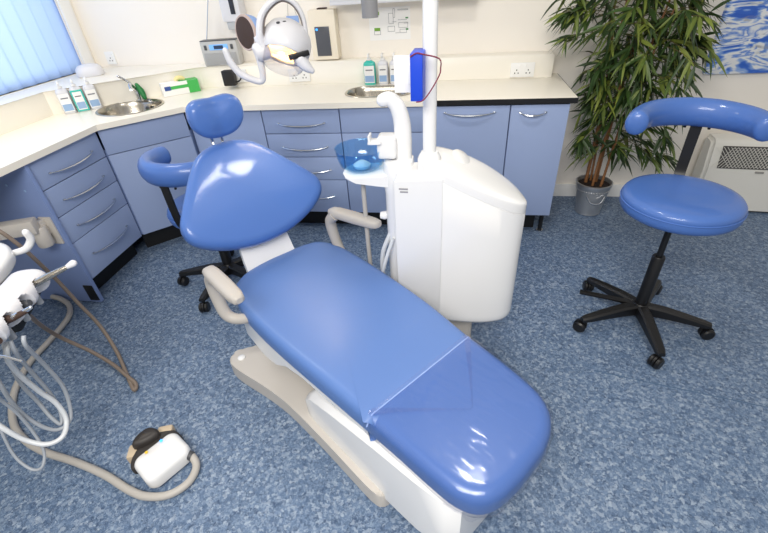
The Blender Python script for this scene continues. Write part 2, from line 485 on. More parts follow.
cabinet('sink_cabinet', 'blue sink cupboard with plain top panel behind the glass spittoon', (-.681, 2.585, 0), 0, .58,
        [('false_front', 0, .58, .71, ZT, 0, 0, 0), ('door', 0, .58, ZB, .71, .46, .655, 0)], top=.74)
cabinet('cupboard', 'wide blue single-door cupboard under the black-edged worktop', (-.099, 2.585, 0), 0, .43, [('door', 0, .43, ZB, ZT, .2, .825, .30)])
cabinet('cupboard', 'narrow blue end cupboard nearest the bamboo', (.333, 2.585, 0), 0, .325, [('door', 0, .325, ZB, ZT, .125, .82, .15)], leg=True)
# end panel of the left run that closes the drawer unit towards the knee space
t = thing('end_panel', 'dark blue upright panel closing the knee space, carrying the bracket of the instrument arm', 'panel', (0, 0, 0))
obj('board', bx(B(), (-2.345, 1.694, .435), (.62, .022, .86), bev=.002), M_cabb, t)
for x, z in ((-2.2, .76), (-2.11, .73)): obj('screw_cap', lathe(B(), [(0, 0), (.006, 0), (.006, .002), (0, .0025)], (x, 1.6828, z), 10, axis_M((0, -1, 0))), M_lblue, t)
obj('corner_foot', bx(B(), (-2.07, 1.688, .075), (.06, .02, .11), bev=.004), M_kick, t)

# ------------------------------------------------------------------ sockets
def socket(name, label, x, y, z, n=2, rz=0.):
    t = thing(name, label, 'socket', (x, y, z), rz, 'wall sockets')
    obj('plate', bx(B(), (0, -.0045, 0), (.075*n, .009, .086), bev=.003), M_trim, t)
    for k in range(n):
        cx = (k-(n-1)/2)*.072
        h = B()
        for dx, dz in ((0, .0), (-.011, -.018), (.011, -.018)): bx(h, (cx+dx, -.0095, dz), (.006, .002, .008))
        obj('pin_holes', h, M_dgrey, t)
        obj('switch', bx(B(), (cx+(-.018 if k else .018), -.011, .026), (.011, .006, .017), bev=.001), M_trim, t)
    return t
socket('wall_socket', 'white double socket on the splashback near the bamboo', .44, 3.069, .952)
socket('wall_socket', 'white double socket on the splashback below the operating light', -1.06, 3.064, .965, rz=math.radians(3.6))
socket('wall_socket', 'white double socket on the splashback with the black adapter plugged in', -1.515, 3.047, .975, rz=math.radians(3.6))
socket('wall_socket', 'small white single socket low on the wall right of the window', -2.56, WB-.001, 1.10, 1)

t = thing('power_adapter', 'black power adapter plugged into the socket below the silver radio', 'adapter', (-1.545, 3.032, .975), math.radians(3.6))
obj('case', bx(B(), (0, -.045, 0), (.085, .055, .10), bev=.010), M_black, t)
obj('plug_base', bx(B(), (.01, -.014, -.002), (.052, .02, .05), bev=.006), M_black, t)
c_ = B(); tube(c_, [(.03, -.05, -.03), (.07, -.05, -.02), (.085, -.045, .01), (.06, -.04, .05), (.02, -.03, .085), (-.01, .02, .10)], .005, 8)
obj('cord', c_, M_black, t)

# ------------------------------------------------------------------ things on ledge and walls
t = thing('radio', 'silver radio with pale blue display standing on the ledge', 'radio', (-1.61, 3.105, 1.0405), math.radians(7))
obj('case', bx(B(), (0, 0, .078), (.255, .09, .156), bev=.012), M_radio, t)
fp = B(); bx(fp, (0, -.046, .045), (.225, .004, .075), bev=.0015)
obj('speaker_grille', fp, mat('silver grille', (168, 168, 168), .5, .2, bump=(300, .5)), t)
obj('display_surround', bx(B(), (0, -.046, .118), (.13, .005, .034), bev=.002), M_lcd, t)
obj('display', bx(B(), (0, -.0495, .118), (.065, .003, .022), bev=.001), mat('dark lcd', (40, 60, 90), .3), t)
for s in (-1, 1): obj('button_group', bx(B(), (s*.092, -.047, .118), (.018, .005, .03), bev=.002), M_dgrey, t)
obj('handle_strip', bx(B(), (0, .0, .1575), (.25, .08, .006), bev=.002), M_dgrey, t)
a_ = B(); tube(a_, [(-.095, .02, .155), (.04, .025, .56)], [.003, .002], 8, 0); obj('aerial', a_, M_chrome, t)

t = thing('control_box', 'cream wall control box with dark panel and blue light above the ledge', 'control box', (-.865, 3.198, 1.045))
obj('case', bx(B(), (0, -.05, .15), (.18, .10, .295), bev=.010), M_cream, t)
obj('dark_panel', bx(B(), (-.004, -.1015, .115), (.098, .006, .175), bev=.002), mat('smoked panel', (84, 86, 92), .25), t)
obj('indicator', lathe(B(), [(0, 0), (.007, 0), (.007, .003), (0, .004)], (-.038, -.1045, .187), 12, axis_M((0, -1, 0))), M_led, t)
obj('top_cap', bx(B(), (.0, -.05, .301), (.06, .05, .010), bev=.003), M_brown, t)

t = thing('wall_cabinet', 'white wall cupboard whose lower edge shows at the top centre', 'cupboard', (0, 0, 0))
obj('body', bx(B(), (-.32, 3.115, 1.66), (.92, .165, .55), bev=.004), M_wplast, t)
obj('light_rail', bx(B(), (-.32, 3.04, 1.3755), (.92, .018, .02), bev=.003), M_wplast, t)

t = thing('poster', 'white instruction sheet with green boxes and diagrams on the back wall', 'poster', (-.43, 3.2005, 1.235))
obj('sheet', bx(B(), (0, -.001, 0), (.275, .002, .19)), M_paper, t)
pg = B()
for x, z, w_, h_ in ((-.085, .062, .035, .02), (-.085, -.03, .04, .018)): bx(pg, (x, -.0025, z), (w_, .001, h_))
obj('green_blocks', pg, mat('green print', (120, 170, 60), .7), t)
pi = B()
for x, z, w_, h_ in ((-.085, -.05, .042, .022), (.01, .03, .03, .06), (.01, -.03, .045, .03), (.03, .06, .012, .05), (.09, -.01, .06, .03), (.09, -.045, .045, .02)):
    for dz in (-1, 1): bx(pi, (x, -.0025, z+dz*h_/2), (w_, .001, .002))
    for dx in (-1, 1): bx(pi, (x+dx*w_/2, -.0025, z), (.002, .001, h_))
for z in (.08, .075): bx(pi, (.09, -.0025, z), (.07, .001, .002))
for x, z in ((.03, .01), (.07, .02), (.1, .02), (.05, -.055), (.11, .0)): bx(pi, (x, -.0025, z), (.03, .001, .002))
obj('diagram_lines', pi, M_ink, t)
pk = B()
for x, z, w_, h_ in ((.115, .03, .018, .008), (.115, -.035, .016, .01)): bx(pk, (x, -.0026, z), (w_, .001, h_))
obj('diagram_keys', pk, mat('dark green print', (70, 140, 80), .7), t)

t = thing('wall_pouch', 'small pale blue pouch hung by a cord on the wall behind the lamp', 'pouch', (-1.09, 3.199, 1.275))
obj('pouch', bx(B(), (0, -.006, 0), (.085, .010, .07), bev=.004), M_pblue, t)
s_ = B(); tube(s_, [(-.03, -.003, .034), (-.005, -.003, .22), (.03, -.003, .034)], .0016, 6, 0); obj('cord', s_, M_hose, t)

t = thing('wall_dispenser', 'white wall dispenser with black strip above the silver radio', 'dispenser', (-1.475, 3.199, 1.25))
obj('case', bx(B(), (0, -.055, .20), (.135, .108, .30), bev=.014), M_wplast, t)
obj('window_strip', bx(B(), (.02, -.1115, .20), (.032, .006, .21), bev=.002), mat('smoked strip', (36, 40, 52), .3), t)
obj('nozzle', bx(B(), (0, -.055, .03), (.10, .085, .055), bev=.012), mat('pale grey plastic', (180, 182, 184), .4), t)

def bottle(name, label, x, y, rz, teal=False, edge=False, h=.15, w=.068, d=.05):
    t = thing(name, label, 'bottle', (x, y, .9005), rz, 'pump bottles by the sinks')
    bm = B()
    rings = []
    for s, z in ((.9, 0), (1, .006), (1, h*.82), (.93, h*.9), (.6, h*.96), (.3, h)):
        rings.append([(p[0]*s, p[1]*s, z) for p in rrect(w, d, .018, 4)])
    rings_to_bm(bm, rings); obj('body', bm, M_teal if teal else M_wplast, t)
    lw = w*(.72 if edge else .84)
    if edge:
        o = obj('label_border', bx(B(), (0, -d/2-.0008, h*.44), (w*.97, .0016, h*.84), bev=.0005), M_teal, t)
    o = obj('label', bx(B(), (0, -d/2-.0022, h*.44), (lw, .0016, h*.70)), M_paper, t)
    obj('label_colour', bx(B(), (0, -d/2-.0034, h*.26), (lw*.9, .0012, h*.26)), M_lblue, t)
    obj('label_text', bx(B(), (0, -d/2-.0034, h*.62), (lw*.7, .0012, h*.045)), M_ink, t)
    pb = B(); lathe(pb, [(0, 0), (.014, 0), (.014, .014), (.005, .016), (.005, .034), (0, .034)], (0, 0, h-.001), 14)
    tube(pb, [(0, .008, h+.034), (0, -.03, h+.036), (0, -.042, h+.028)], .006, 8, 4, round_end=True)
    obj('pump', pb, M_trim, t)
r45 = math.radians(41)
bottle('pump_bottle', 'white pump bottle left of the round sink, leftmost of three', -2.394, 2.456, r45)
bottle('pump_bottle', 'white pump bottle with teal label border, middle of the three by the round sink', -2.338, 2.505, r45, edge=True)
bottle('pump_bottle', 'white pump bottle nearest the round sink, right of the teal-bordered one', -2.282, 2.554, r45)
bottle('pump_bottle', 'teal pump bottle behind the oblong sink', -.553, 3.02, 0, teal=True, w=.08)
bottle('pump_bottle', 'white pump bottle just right of the teal one behind the oblong sink', -.462, 3.02, 0, w=.066)
bottle('pump_bottle', 'white pump bottle half hidden beside the strapped blue folder', -.385, 3.02, 0, w=.066)

t = thing('glove_box', 'green and white carton lying beside the corner taps', 'box', (-1.88, 2.90, .9005), r45)
obj('carton', bx(B(), (0, 0, .042), (.245, .07, .083), bev=.002), M_paper, t)
gb = B(); bx(gb, (.085, -.0355, .042), (.072, .0016, .081)); bx(gb, (.1232, 0, .042), (.0016, .069, .081)); bx(gb, (-.02, -.0355, .05), (.14, .0016, .02)); bx(gb, (.06, 0, .0838), (.125, .069, .0014))
obj('green_print', gb, M_lgreen, t)
obj('blue_print', bx(B(), (-.085, -.0355, .05), (.04, .0018, .026)), mat('navy print', (50, 80, 150), .6), t)
tb = B(); tube(tb, [(-.02, 0, .084), (.0, .0, .10), (.03, .0, .095), (.04, 0, .084)], [.012, .016, .012], 8); obj('glove_tip', tb, mat('pale latex', (240, 225, 160), .6), t)

t = thing('tap', 'chrome mixer tap with a green grip behind the round sink', 'tap', (-2.088, 2.726, .9005), r45)
tb = B(); lathe(tb, [(0, 0), (.026, 0), (.026, .008), (.016, .012), (.015, .07), (0, .072)], (0, 0, 0), 18); obj('base', tb, M_chrome, t)
tb = B(); tube(tb, [(0, .0, .06), (-.02, -.02, .10), (-.03, -.06, .115), (-.035, -.10, .09)], [.013, .012, .010], 10); obj('spout', tb, M_chrome, t)
tb = B(); tube(tb, [(0, .0, .075), (-.035, -.0, .13), (-.075, .0, .165)], [.010, .006, .008], 10, 4, round_end=True); obj('lever', tb, M_chrome, t)
tb = B(); tube(tb, [(.03, -.035, .02), (.025, -.02, .06), (.012, -.01, .10)], [.014, .02, .012], 10, 4, round_end=True); obj('grip', tb, M_green, t)

t = thing('plastic_case', 'rounded white plastic case on the ledge at the window corner', 'case', (-2.50, 2.87, 1.0405), r45)
bm = B(); rings = []
for s, z in ((.95, 0), (1, .006), (1, .03), (.93, .05), (.75, .066), (.4, .074), (.05, .076)): rings.append([(p[0]*s, p[1]*s, z) for p in rrect(.17, .12, .05, 6)])
rings_to_bm(bm, rings); obj('shell', bm, M_wplast, t)
obj('base_seam', bx(B(), (0, 0, .003), (.15, .10, .005), bev=.002), M_beige, t)

# painting
t = thing('painting', 'frameless abstract canvas of blue, white and grey swirls on the wall', 'painting', (1.92, WB-.0158, 1.21))
obj('canvas', bx(B(), (0, 0, 0), (.68, .032, .68), bev=.003), M_art, t)

# heater
t = thing('storage_heater', 'pale low heater with a perforated grille behind the right-hand stool', 'heater', (1.70, 2.985, 0), math.radians(-6))
bm = B()
prof = [(.0, .02), (.0, .30), (.035, .475), (.05, .492), (.075, .5), (.165, .5), (.165, .02)]
pr = [[(x, d, z) for d, z in prof] for x in (.0, 0.82)]
rings_to_bm(bm, pr)
bmesh.ops.bevel(bm, geom=[e for e in bm.edges if abs(e.verts[0].co.x-e.verts[1].co.x) < 1e-5], offset=.02, segments=3, affect='EDGES', clamp_overlap=True)
obj('casing', bm, M_heater, t)
gm = B(); bx(gm, (.42, .0155, .39), (.70, .004, .145), M=Matrix.Rotation(math.radians(-11.3), 4, 'X'))
gr = obj('grille', gm, M_grille, t)
gm = B(); 
Mx = Matrix.Rotation(math.radians(-11.3), 4, 'X')
for i in range(33):
    for sgn in (-1, 1):
        M = Mx @ Matrix.Rotation(sgn*math.radians(38), 4, 'Y')
        x = .085+i*.0205
        p = Vector((x, .0125, .405))
        bx(gm, (x, .0125, .39), (.0026, .002, .17), M=M)
obj('mesh_bars', gm, M_heater, gr)
obj('base_strip', bx(B(), (.41, .09, .0105), (.80, .13, .02)), M_dgrey, t)
for x in (.33, .42): obj('catch', bx(B(), (x-.1, -.003, .13 if x < .4 else .30), (.05, .008, .012), bev=.003), mat('grey catch', (150, 148, 144), .4), t)

# ------------------------------------------------------------------ bamboo
t = thing('potted_bamboo', 'tall bamboo plant in a silver metal pot against the back wall', 'plant', (1.005, 2.945, 0))
bm = B()
lathe(bm, [(0, .0), (.078, 0), (.085, .006), (.083, .02), (.086, .03), (.105, .16), (.114, .21), (.120, .218), (.121, .236), (.112, .238), (.108, .20), (0, .195)], (0, 0, 0), 40)
pot = obj('pot', bm, M_silver, t)
hb = B(); tube(hb, [(-.06, -.096, .165), (-.035, -.125, .13), (0, -.13, .12), (.035, -.125, .13), (.06, -.096, .165)], .004, 8); obj('handle', hb, M_chrome, pot)
hb = B()
for k in range(40): a = 2*PI*k/40; bx(hb, (.1085*math.cos(a), .1085*math.sin(a), .188), (.010, .010, .007), rz=a, bev=.002)
obj('rope_band', hb, M_silver, pot)
obj('soil', lathe(B(), [(0, .19), (.108, .19), (.108, .212), (.07, .222), (0, .218)], (0, 0, 0), 24), M_soil, t)
random.seed(12)
canes = []
for bx0, by0, tx, ty, h, r0 in ((-.05, .02, -.055, .03, 1.75, .012), (-.02, -.04, .03, -.06, 1.70, .009), (.02, .03, .10, .05, 1.85, .010), (.045, -.02, .20, -.03, 1.62, .009), (-.01, .05, -.16, .04, 1.60, .008), (.03, -.05, .16, -.10, 1.30, .008)):
    pts = [Vector((bx0+(tx-bx0)*u*u*.7+(tx-bx0)*u*.3, by0+(ty-by0)*u, .2+(h-.2)*u)) for u in [i/8 for i in range(9)]]
    cb = B(); tube(cb, pts, [r0, r0*.8, r0*.45], 8, 4)
    for i in range(1, 24):
        u = i/24; j = min(int(u*8), 7); p = pts[j].lerp(pts[j+1], u*8-j)
        lathe(cb, [(r0*.7, -.004), (r0*(1.22-.5*u), 0), (r0*.7, .004)], p, 8)
    obj('cane', cb, M_cane, t)
    canes.append(pts)
lf = B(); tw = B()
def leaf(p, d, L, wd):
    d = d.normalized()
    side = d.cross(Vector((0, 0, 1)))
    if side.length < .05: side = Vector((1, 0, 0))
    side.normalize(); side = (Matrix.Rotation(random.uniform(-.9, .9), 3, d) @ side)
    nrm = side.cross(d)
    prev = None; drop = random.uniform(.12, .35)
    rows = []
    for u, ww in ((0, .1), (.2, .8), (.42, 1.), (.7, .68), (1., .02)):
        c = p + d*L*u + Vector((0, 0, -drop*L*u*u))
        rows.append((lf.verts.new(c-side*wd*ww*.5), lf.verts.new(c-nrm*wd*.12*ww), lf.verts.new(c+side*wd*ww*.5)))
    for a, b in zip(rows[:-1], rows[1:]):
        lf.faces.new((a[0], a[1], b[1], b[0])); lf.faces.new((a[1], a[2], b[2], b[1]))
def inside(p):
    # keep foliage in front of the back wall, off the cabinets and the worktop
    W = p + Vector((1.005, 2.945, 0))
    return W.y < WB-.03 and (W.x > .74 or W.z > 1.06 and W.x > .4 or W.y < 2.5)
def spray(origin, d, L, n, ls):
    """a twig carrying a fan of drooping leaves"""
    pts = []
    for k in range(6):
        u = k/5
        q = origin + d*L*u + Vector((0, 0, .10*L*u - .30*L*u*u))
        pts.append(q)
    if not all(inside(q) for q in pts[1:]): return
    if pts[-1].x > .43: return
    tube(tw, pts, [.0024, .001], 5, 2)
    for i in range(n):
        u = .30 + .70*random.random()**.6
        j = min(int(u*5), 4); p = pts[j].lerp(pts[j+1], u*5-j)
        tang = (pts[j+1]-pts[j]).normalized()
        dv = (tang*.55 + Vector((random.gauss(0, .55), random.gauss(0, .55), random.gauss(-.35, .35)))).normalized()
        l = ls*random.uniform(.65, 1.2)
        if inside(p+dv*l+Vector((0, 0, -.3*l))): leaf(p, dv, l, l*random.uniform(.13, .18))
for ci, pts in enumerate(canes):
    top = pts[-1].z
    nb = 34
    for k in range(nb):
        z = .42 + (top-.42)*(k+random.random())/nb
        u = (z-.2)/(top-.2); j = min(int(u*8), 7); p = pts[j].lerp(pts[j+1], min(1, u*8-j))
        a = random.uniform(-PI*1.02, PI*.1) if random.random() < .75 else random.uniform(0, 2*PI)
        reach = random.uniform(.08, .20) if z < .75 else random.uniform(.12, .30)
        if z < .78 and random.random() < .45: continue
        if z > .75 and z < 1.5 and random.random() < .14: reach *= 1.25
        d = Vector((math.cos(a), math.sin(a)*.75, random.uniform(-.05, .55))).normalized()
        spray(p, d, reach, random.randint(8, 13) if z > .7 else random.randint(5, 8), .135)
# the long shoots that reach out to the right and to the left
for o_, d_, L_ in (((.12, -.05, 1.10), (1, -.25, .12), .26), ((.14, -.05, 1.16), (1, -.1, .15), .27), ((.1, -.05, .98), (1, -.3, .15), .22),
                   ((-.10, -.02, 1.12), (-1, -.3, .2), .30), ((-.12, -.02, 1.25), (-1, -.2, .25), .32), ((-.1, 0, 1.33), (-1, -.1, .2), .34), ((-.05, -.05, .55), (-.8, -.5, .1), .22), ((.08, -.06, .5), (.9, -.3, .2), .26), ((.06, -.06, .62), (.9, -.5, .1), .26)):
    for q in range(3):
        spray(Vector(o_)+Vector((0, 0, random.uniform(-.06, .06))), (Vector(d_)+Vector((random.gauss(0, .1), random.gauss(0, .1), random.gauss(0, .12)))).normalized(), L_*random.uniform(.8, 1.1), 14, .14)
obj('twigs', tw, mat('twig bark', (96, 84, 50), .6), t)
obj('foliage', lf, M_leaf, t, recalc=False)

# ------------------------------------------------------------------ operator stools
def stool(label, cx, cy, phase, seat_z, back_az, back_z, seat_r=.215, back_r=.225, span=84, strut_az=None, lever=True):
    t = thing('operator_stool', label, 'stool', (cx, cy, 0), 0, 'operator stools')
    hub = B(); lathe(hub, [(0, .062), (.036, .062), (.042, .072), (.042, .115), (.032, .13), (0, .13)], (0, 0, 0), 24)
    obj('hub', hub, M_black, t)
    R = .29
    for k in range(5):
        a = math.radians(phase+72*k); d = Vector((math.cos(a), math.sin(a), 0))
        lb = B()
        rings = []
        n = Vector((-d.y, d.x, 0))
        for u, w_, z0, z1 in ((.03, .026, .072, .126), (.1, .025, .076, .124), (.2, .023, .074, .110), (R-.01, .020, .070, .096), (R+.014, .014, .070, .090)):
            c = d*u
            rings.append([c-n*w_+Vector((0, 0, z0)), c+n*w_+Vector((0, 0, z0)), c+n*w_+Vector((0, 0, z1-.008)), c+n*w_*.6+Vector((0, 0, z1)), c-n*w_*.6+Vector((0, 0, z1)), c-n*w_+Vector((0, 0, z1-.008))])
        rings_to_bm(lb, rings); L = obj('base_leg', lb, M_black, t)
        cb = B(); a2 = a + random.uniform(-1.2, 1.2); d2 = Vector((math.cos(a2), math.sin(a2), 0)); n2 = Vector((-d2.y, d2.x, 0))
        c = d*R + d2*.012
        for s in (-1, 1):
            lathe(cb, [(0, -.011), (.023, -.011), (.0295, -.005), (.0295, .005), (.023, .011), (0, .011)], c+n2*s*.0145+Vector((0, 0, .030)), 20, axis_M(n2))
        lathe(cb, [(0, 0), (.007, 0), (.007, .03), (0, .03)], d*R+Vector((0, 0, .046)), 10)
        lathe(cb, [(.002, -.0045), (.031, -.0045), (.031, .0045), (.002, .0045)], c+Vector((0, 0, .033)), 18, axis_M(n2))
        obj('caster', cb, M_black, L)
    cz = seat_z-.085
    obj('gas_column', lathe(B(), [(0, .1), (.027, .1), (.027, min(.40, cz-.03)), (.024, min(.405, cz-.025)), (0, min(.405, cz-.025))] , (0, 0, 0), 20), M_black, t)
    obj('piston', lathe(B(), [(0, .33), (.0135, .33), (.0135, cz), (0, cz)], (0, 0, 0), 16), M_black, t)
    if lever:
        lv = B(); tube(lv, [(.0, .0, cz-.03), (.09, -.02, cz-.035), (.15, -.03, cz-.03)], .006, 8, 4); obj('height_lever', lv, M_black, t)
        fp = B(); a = math.radians(163); bx(fp, (.16*math.cos(a), .16*math.sin(a), .115), (.24, .03, .012), rz=a, bev=.004); obj('foot_paddle', fp, M_black, t)
    pl = B(); lathe(pl, [(0, 0), (.06, 0), (.13, .02), (.13, .028), (0, .028)], (0, 0, cz-.02), 24); obj('seat_plate', pl, M_black, t)
    sb = B(); sr = seat_r
    lathe(sb, [(0, -.085), (sr*.6, -.085), (sr*.9, -.082), (sr*.97, -.072), (sr*1.0, -.055), (sr*1.0, -.038), (sr*.992, -.03), (sr*.996, -.026), (sr*.985, -.014), (sr*.95, -.004), (sr*.85, .002), (sr*.6, .006), (sr*.3, .004), (0, .002)], (0, 0, seat_z), 56)
    seat = obj('seat', sb, M_vinyl, t)
    pb = B(); tube(pb, [(sr*1.0*math.cos(2*PI*k/48), sr*1.0*math.sin(2*PI*k/48), seat_z-.032) for k in range(49)], .003, 6, 0); obj('piping', pb, M_vinyl, seat)
    # back: half ring of padded tube on a flat strut
    az = math.radians(back_az); bc = Vector((math.cos(az), math.sin(az), 0))*back_off(back_r, seat_r)
    n = 33; pts = []
    for k in range(n):
        a = az + math.radians(-span+2*span*k/(n-1)); pts.append(bc+Vector((math.cos(a)*back_r, math.sin(a)*back_r, back_z)))
    bb = B(); rings = []
    for k, p in enumerate(pts):
        a = az + math.radians(-span+2*span*k/(n-1)); rad = Vector((math.cos(a), math.sin(a), 0))
        u = abs(2*k/(n-1)-1); rh = .060-.010*u*u; rw = .044
        end = 1.
        ring = []
        for q in range(16):
            b = 2*PI*q/16
            ring.append(p + rad*math.cos(b)*rw + Vector((0, 0, 1))*math.sin(b)*rh)
        rings.append(ring)
    # domed end faces
    def dome(p, tang, ring):
        return [[p + (v-p)*s + tang*e for v in ring] for s, e in ((.93, .008), (.75, .014), (.4, .018), (.05, .019))]
    t0 = (pts[0]-pts[1]).normalized(); t1 = (pts[-1]-pts[-2]).normalized()
    rings = list(reversed(dome(pts[0], t0, rings[0]))) + rings + dome(pts[-1], t1, rings[-1])
    rings_to_bm(bb, rings); back = obj('backrest', bb, M_vinyl, t)
    sa = math.radians(strut_az if strut_az is not None else back_az)
    sd = Vector((math.cos(sa), math.sin(sa), 0)); 
    e = bc + sd*back_r
    st = B(); rr = e.length; ed = e.normalized()
    P = [ed*.04+Vector((0, 0, cz+.004)), ed*(rr*.8)+Vector((0, 0, cz+.0)), ed*(rr*.98)+Vector((0, 0, cz+.03)), ed*(rr+.015)+Vector((0, 0, cz+.10)), ed*(rr+.02)+Vector((0, 0, back_z-.02))]
    P = smooth_path(P, 6); nn = Vector((-ed.y, ed.x, 0)); rings = []
    for k, p in enumerate(P):
        tg = (P[min(k+1, len(P)-1)]-P[max(k-1, 0)]).normalized(); up = tg.cross(nn)
        rings.append([p-nn*.022-up*.005, p+nn*.022-up*.005, p+nn*.022+up*.005, p-nn*.022+up*.005])
    rings_to_bm(st, rings); obj('back_strut', st, M_black, t)
    sc = B()
    for s in (-1, 1): lathe(sc, [(0, -.004), (.006, -.004), (.006, .004), (0, .004)], e+Vector((-ed.y, ed.x, 0))*s*.045+Vector((0, 0, back_z-.064)), 10)
    obj('screws', sc, M_black, back)
    return t
def back_off(br, sr): return BO[0]
BO = [.085]
stool('blue round-seated operator stool standing free on the right, beside the bamboo', .957, 1.755, 54, .715, 78, .960, seat_r=.225, strut_az=66)
BO = [.02]
stool('blue operator stool mostly hidden behind the dental chair backrest', -1.325, 1.96, 48, .55, 243, .79, back_r=.20, strut_az=262, lever=False)

# ------------------------------------------------------------------ dental chair  (local x runs head to foot, y across, z up)
OX, OY, CA = -.74, 1.48, math.radians(-39.72)
ch = thing('dental_chair', 'reclining blue dental chair on a white and grey base in the middle of the room', 'dental chair', (OX, OY, 0), CA)
def mir(h): return h + [(s, -t_) for s, t_ in reversed(h) if abs(t_) > 1e-6]
seat_h = [(-.095, 0.), (-.09, .08), (-.085, .165), (-.05, .248), (.035, .292), (.15, .305), (.28, .306), (.42, .300), (.56, .288), (.70, .270), (.82, .252)]
so = closed_curve(mir(seat_h), 4)
def clip_s(P, smax):
    return [(min(x, smax), y_) for x, y_ in P]
# seat outline with a straight front cut at the crease
half = smooth_path([(a_, b_, 0) for a_, b_ in seat_h + [(.895, .2405), (.911, .233), (.917, .218)]], 4)
near = smooth_path([(a_, b_, 0) for a_, b_ in [(-.095, 0.), (-.09, -.08), (-.075, -.15), (-.035, -.212), (.03, -.248), (.14, -.266), (.28, -.270), (.42, -.266), (.56, -.258), (.70, -.249), (.895, -.2365), (.911, -.230), (.917, -.214)]], 4)
so = [(p.x, p.y) for p in half] + [(p.x, p.y) for p in reversed(near) if p.y < -1e-6]
def seat_f(x, y_, h):
    return (x, y_, .385+h - .010*max(0, 1-((x-.30)/.35)**2)*(h > .05) )
sbm = B(); cushion(sbm, so, .095, .034, .006, seat_f, (.42, 0)); seat = obj('seat_cushion', sbm, M_vseat, ch)
legR = [(.855, .218), (.861, .236), (.88, .243), (1.0, .232), (1.10, .219), (1.18, .200), (1.235, .165), (1.27, .11), (1.287, .04)]
legL = [(.855, -.214), (.861, -.232), (.88, -.2375), (1.0, -.231), (1.12, -.226), (1.20, -.217), (1.252, -.19), (1.279, -.14), (1.289, -.06)]
hr = smooth_path([(a_, b_, 0) for a_, b_ in legR], 4); hl = smooth_path([(a_, b_, 0) for a_, b_ in legL], 4)
lo = [(p.x, p.y) for p in hr] + [(p.x, p.y) for p in reversed(hl)]
def leg_f(x, y_, h): return (x, y_, .385+h-.001*max(0, (x-.95)/.34)**1.6)
lbm = B(); cushion(lbm, lo, .095, .034, .002, leg_f, (1.08, 0)); leg = obj('leg_cushion', lbm, M_vinyl2, ch)
# clear sleeve pulled over the foot end
random.seed(3)
lo2 = offset_poly(lo, -.006)
wob = mathutils.noise.noise
def sl_f(x, y_, h):
    k = wob(Vector((x*9, y_*9, h*12)))*.004 + wob(Vector((x*30, y_*30, h*20)))*.0015
    q = leg_f(x, y_, h)
    return (q[0]+(.01*max(0, wob(Vector((y_*40, h*40, 0)))) if x > 1.2 else 0), q[1]+k, q[2]-.004+k*(h > .04))
sl = B(); cushion(sl, lo2, .105, .036, .003, sl_f, (1.08, 0)); o = obj('plastic_sleeve', sl, M_sleeve, leg); o['label'] = 'clear plastic sleeve over the foot end'
fr_ = B(); ends = [p for p in lo if p[0] > 1.16]
def ruff(p, d, z, a):
    L = math.hypot(p[0]-1.05, p[1]); q = d + a*math.sin(p[1]*210)+a*.8*wob(Vector((p[0]*60, p[1]*60, z*9)))
    return (p[0]+(p[0]-1.05)/L*q, p[1]+p[1]/L*q, z + .4*a*wob(Vector((p[1]*45, 3, z*5))))
rings_to_bm(fr_, [[ruff(p, d, z, a) for p in ends] for d, z, a in ((-.004, .405, .001), (.004, .392, .004), (.004, .376, .007), (-.012, .366, .007))], cap=False, closed=False)
o = obj('sleeve_gather', fr_, M_sleeve, leg); o['label'] = 'crinkled clear plastic gathered under the foot end'
hm = B(); tube(hm, [(.884, u*.246, .480-.035*max(0, (abs(u)-.9)/.1)) for u in [-1+2*k/20 for k in range(21)]], .0028, 6, 0)
obj('sleeve_hem', hm, mat('clear hem', (150, 175, 225), .2, coat=.6), leg)
# backrest
UPV = Vector((-.618, 0, .786)); NV = Vector((.786, 0, .618)); BO_ = Vector((0, .012, .55))
bh = [(0, .540), (.07, .532), (.135, .500), (.195, .435), (.25, .362), (.30, .292), (.330, .232), (.318, .172), (.262, .125), (.18, .090), (.09, .068), (0, .062)]
bo = closed_curve([(a_, b_) for a_, b_ in bh] + [(-a_, b_) for a_, b_ in reversed(bh) if a_ > 1e-6], 5)
def back_f(x, y_, h):
    v = y_-.30
    w_ = -.075 + h + .36*x*x
    p = BO_ + Vector((0, 1, 0))*x + UPV*y_ + NV*w_
    return p
bbm = B(); cushion(bbm, bo, .085, .040, .014, back_f, (0, .27)); obj('backrest', bbm, M_vinyl, ch)
bbm = B(); cushion(bbm, [(x*.72, .30+(y_-.30)*.8) for x, y_ in bo], .03, .012, .0, lambda x, y_, h: back_f(x, y_, h-.03), (0, .27)); obj('back_shell', bbm, M_white, ch)
# headrest: two soft lobes on two rods
HO = Vector((-.29, .0, 1.085)); HU = Vector((-.05, .0, 1.)).normalized(); HN = Vector((1., 0, .05)).normalized()
hh = [(0, .074), (.035, .077), (.072, .076), (.102, .058), (.114, .022), (.108, -.022), (.085, -.055), (.05, -.076), (0, -.084)]
ho = closed_curve(hh + [(-a_, b_) for a_, b_ in reversed(hh) if a_ > 1e-6], 5)
def head_f(x, y_, h):
    w_ = -.03 + h + .8*x*x - .010*math.exp(-(x/.04)**2)*(h > .03)
    return HO + Vector((0, 1, 0))*x + HU*y_ + HN*w_
hbm = B(); cushion(hbm, ho, .07, .032, .010, head_f, (0, 0)); hd = obj('headrest', hbm, M_vinyl, ch)
for s in (-1, 1):
    rb = B(); tube(rb, [BO_+UPV*.40+NV*-.06+Vector((0, s*.022, 0)), BO_+UPV*.56+NV*-.045+Vector((0, s*.022, 0)), HO+HU*-.05+HN*-.02+Vector((0, s*.022, 0))], .0065, 8, 4)
    obj('headrest_rod', rb, M_chrome, ch)
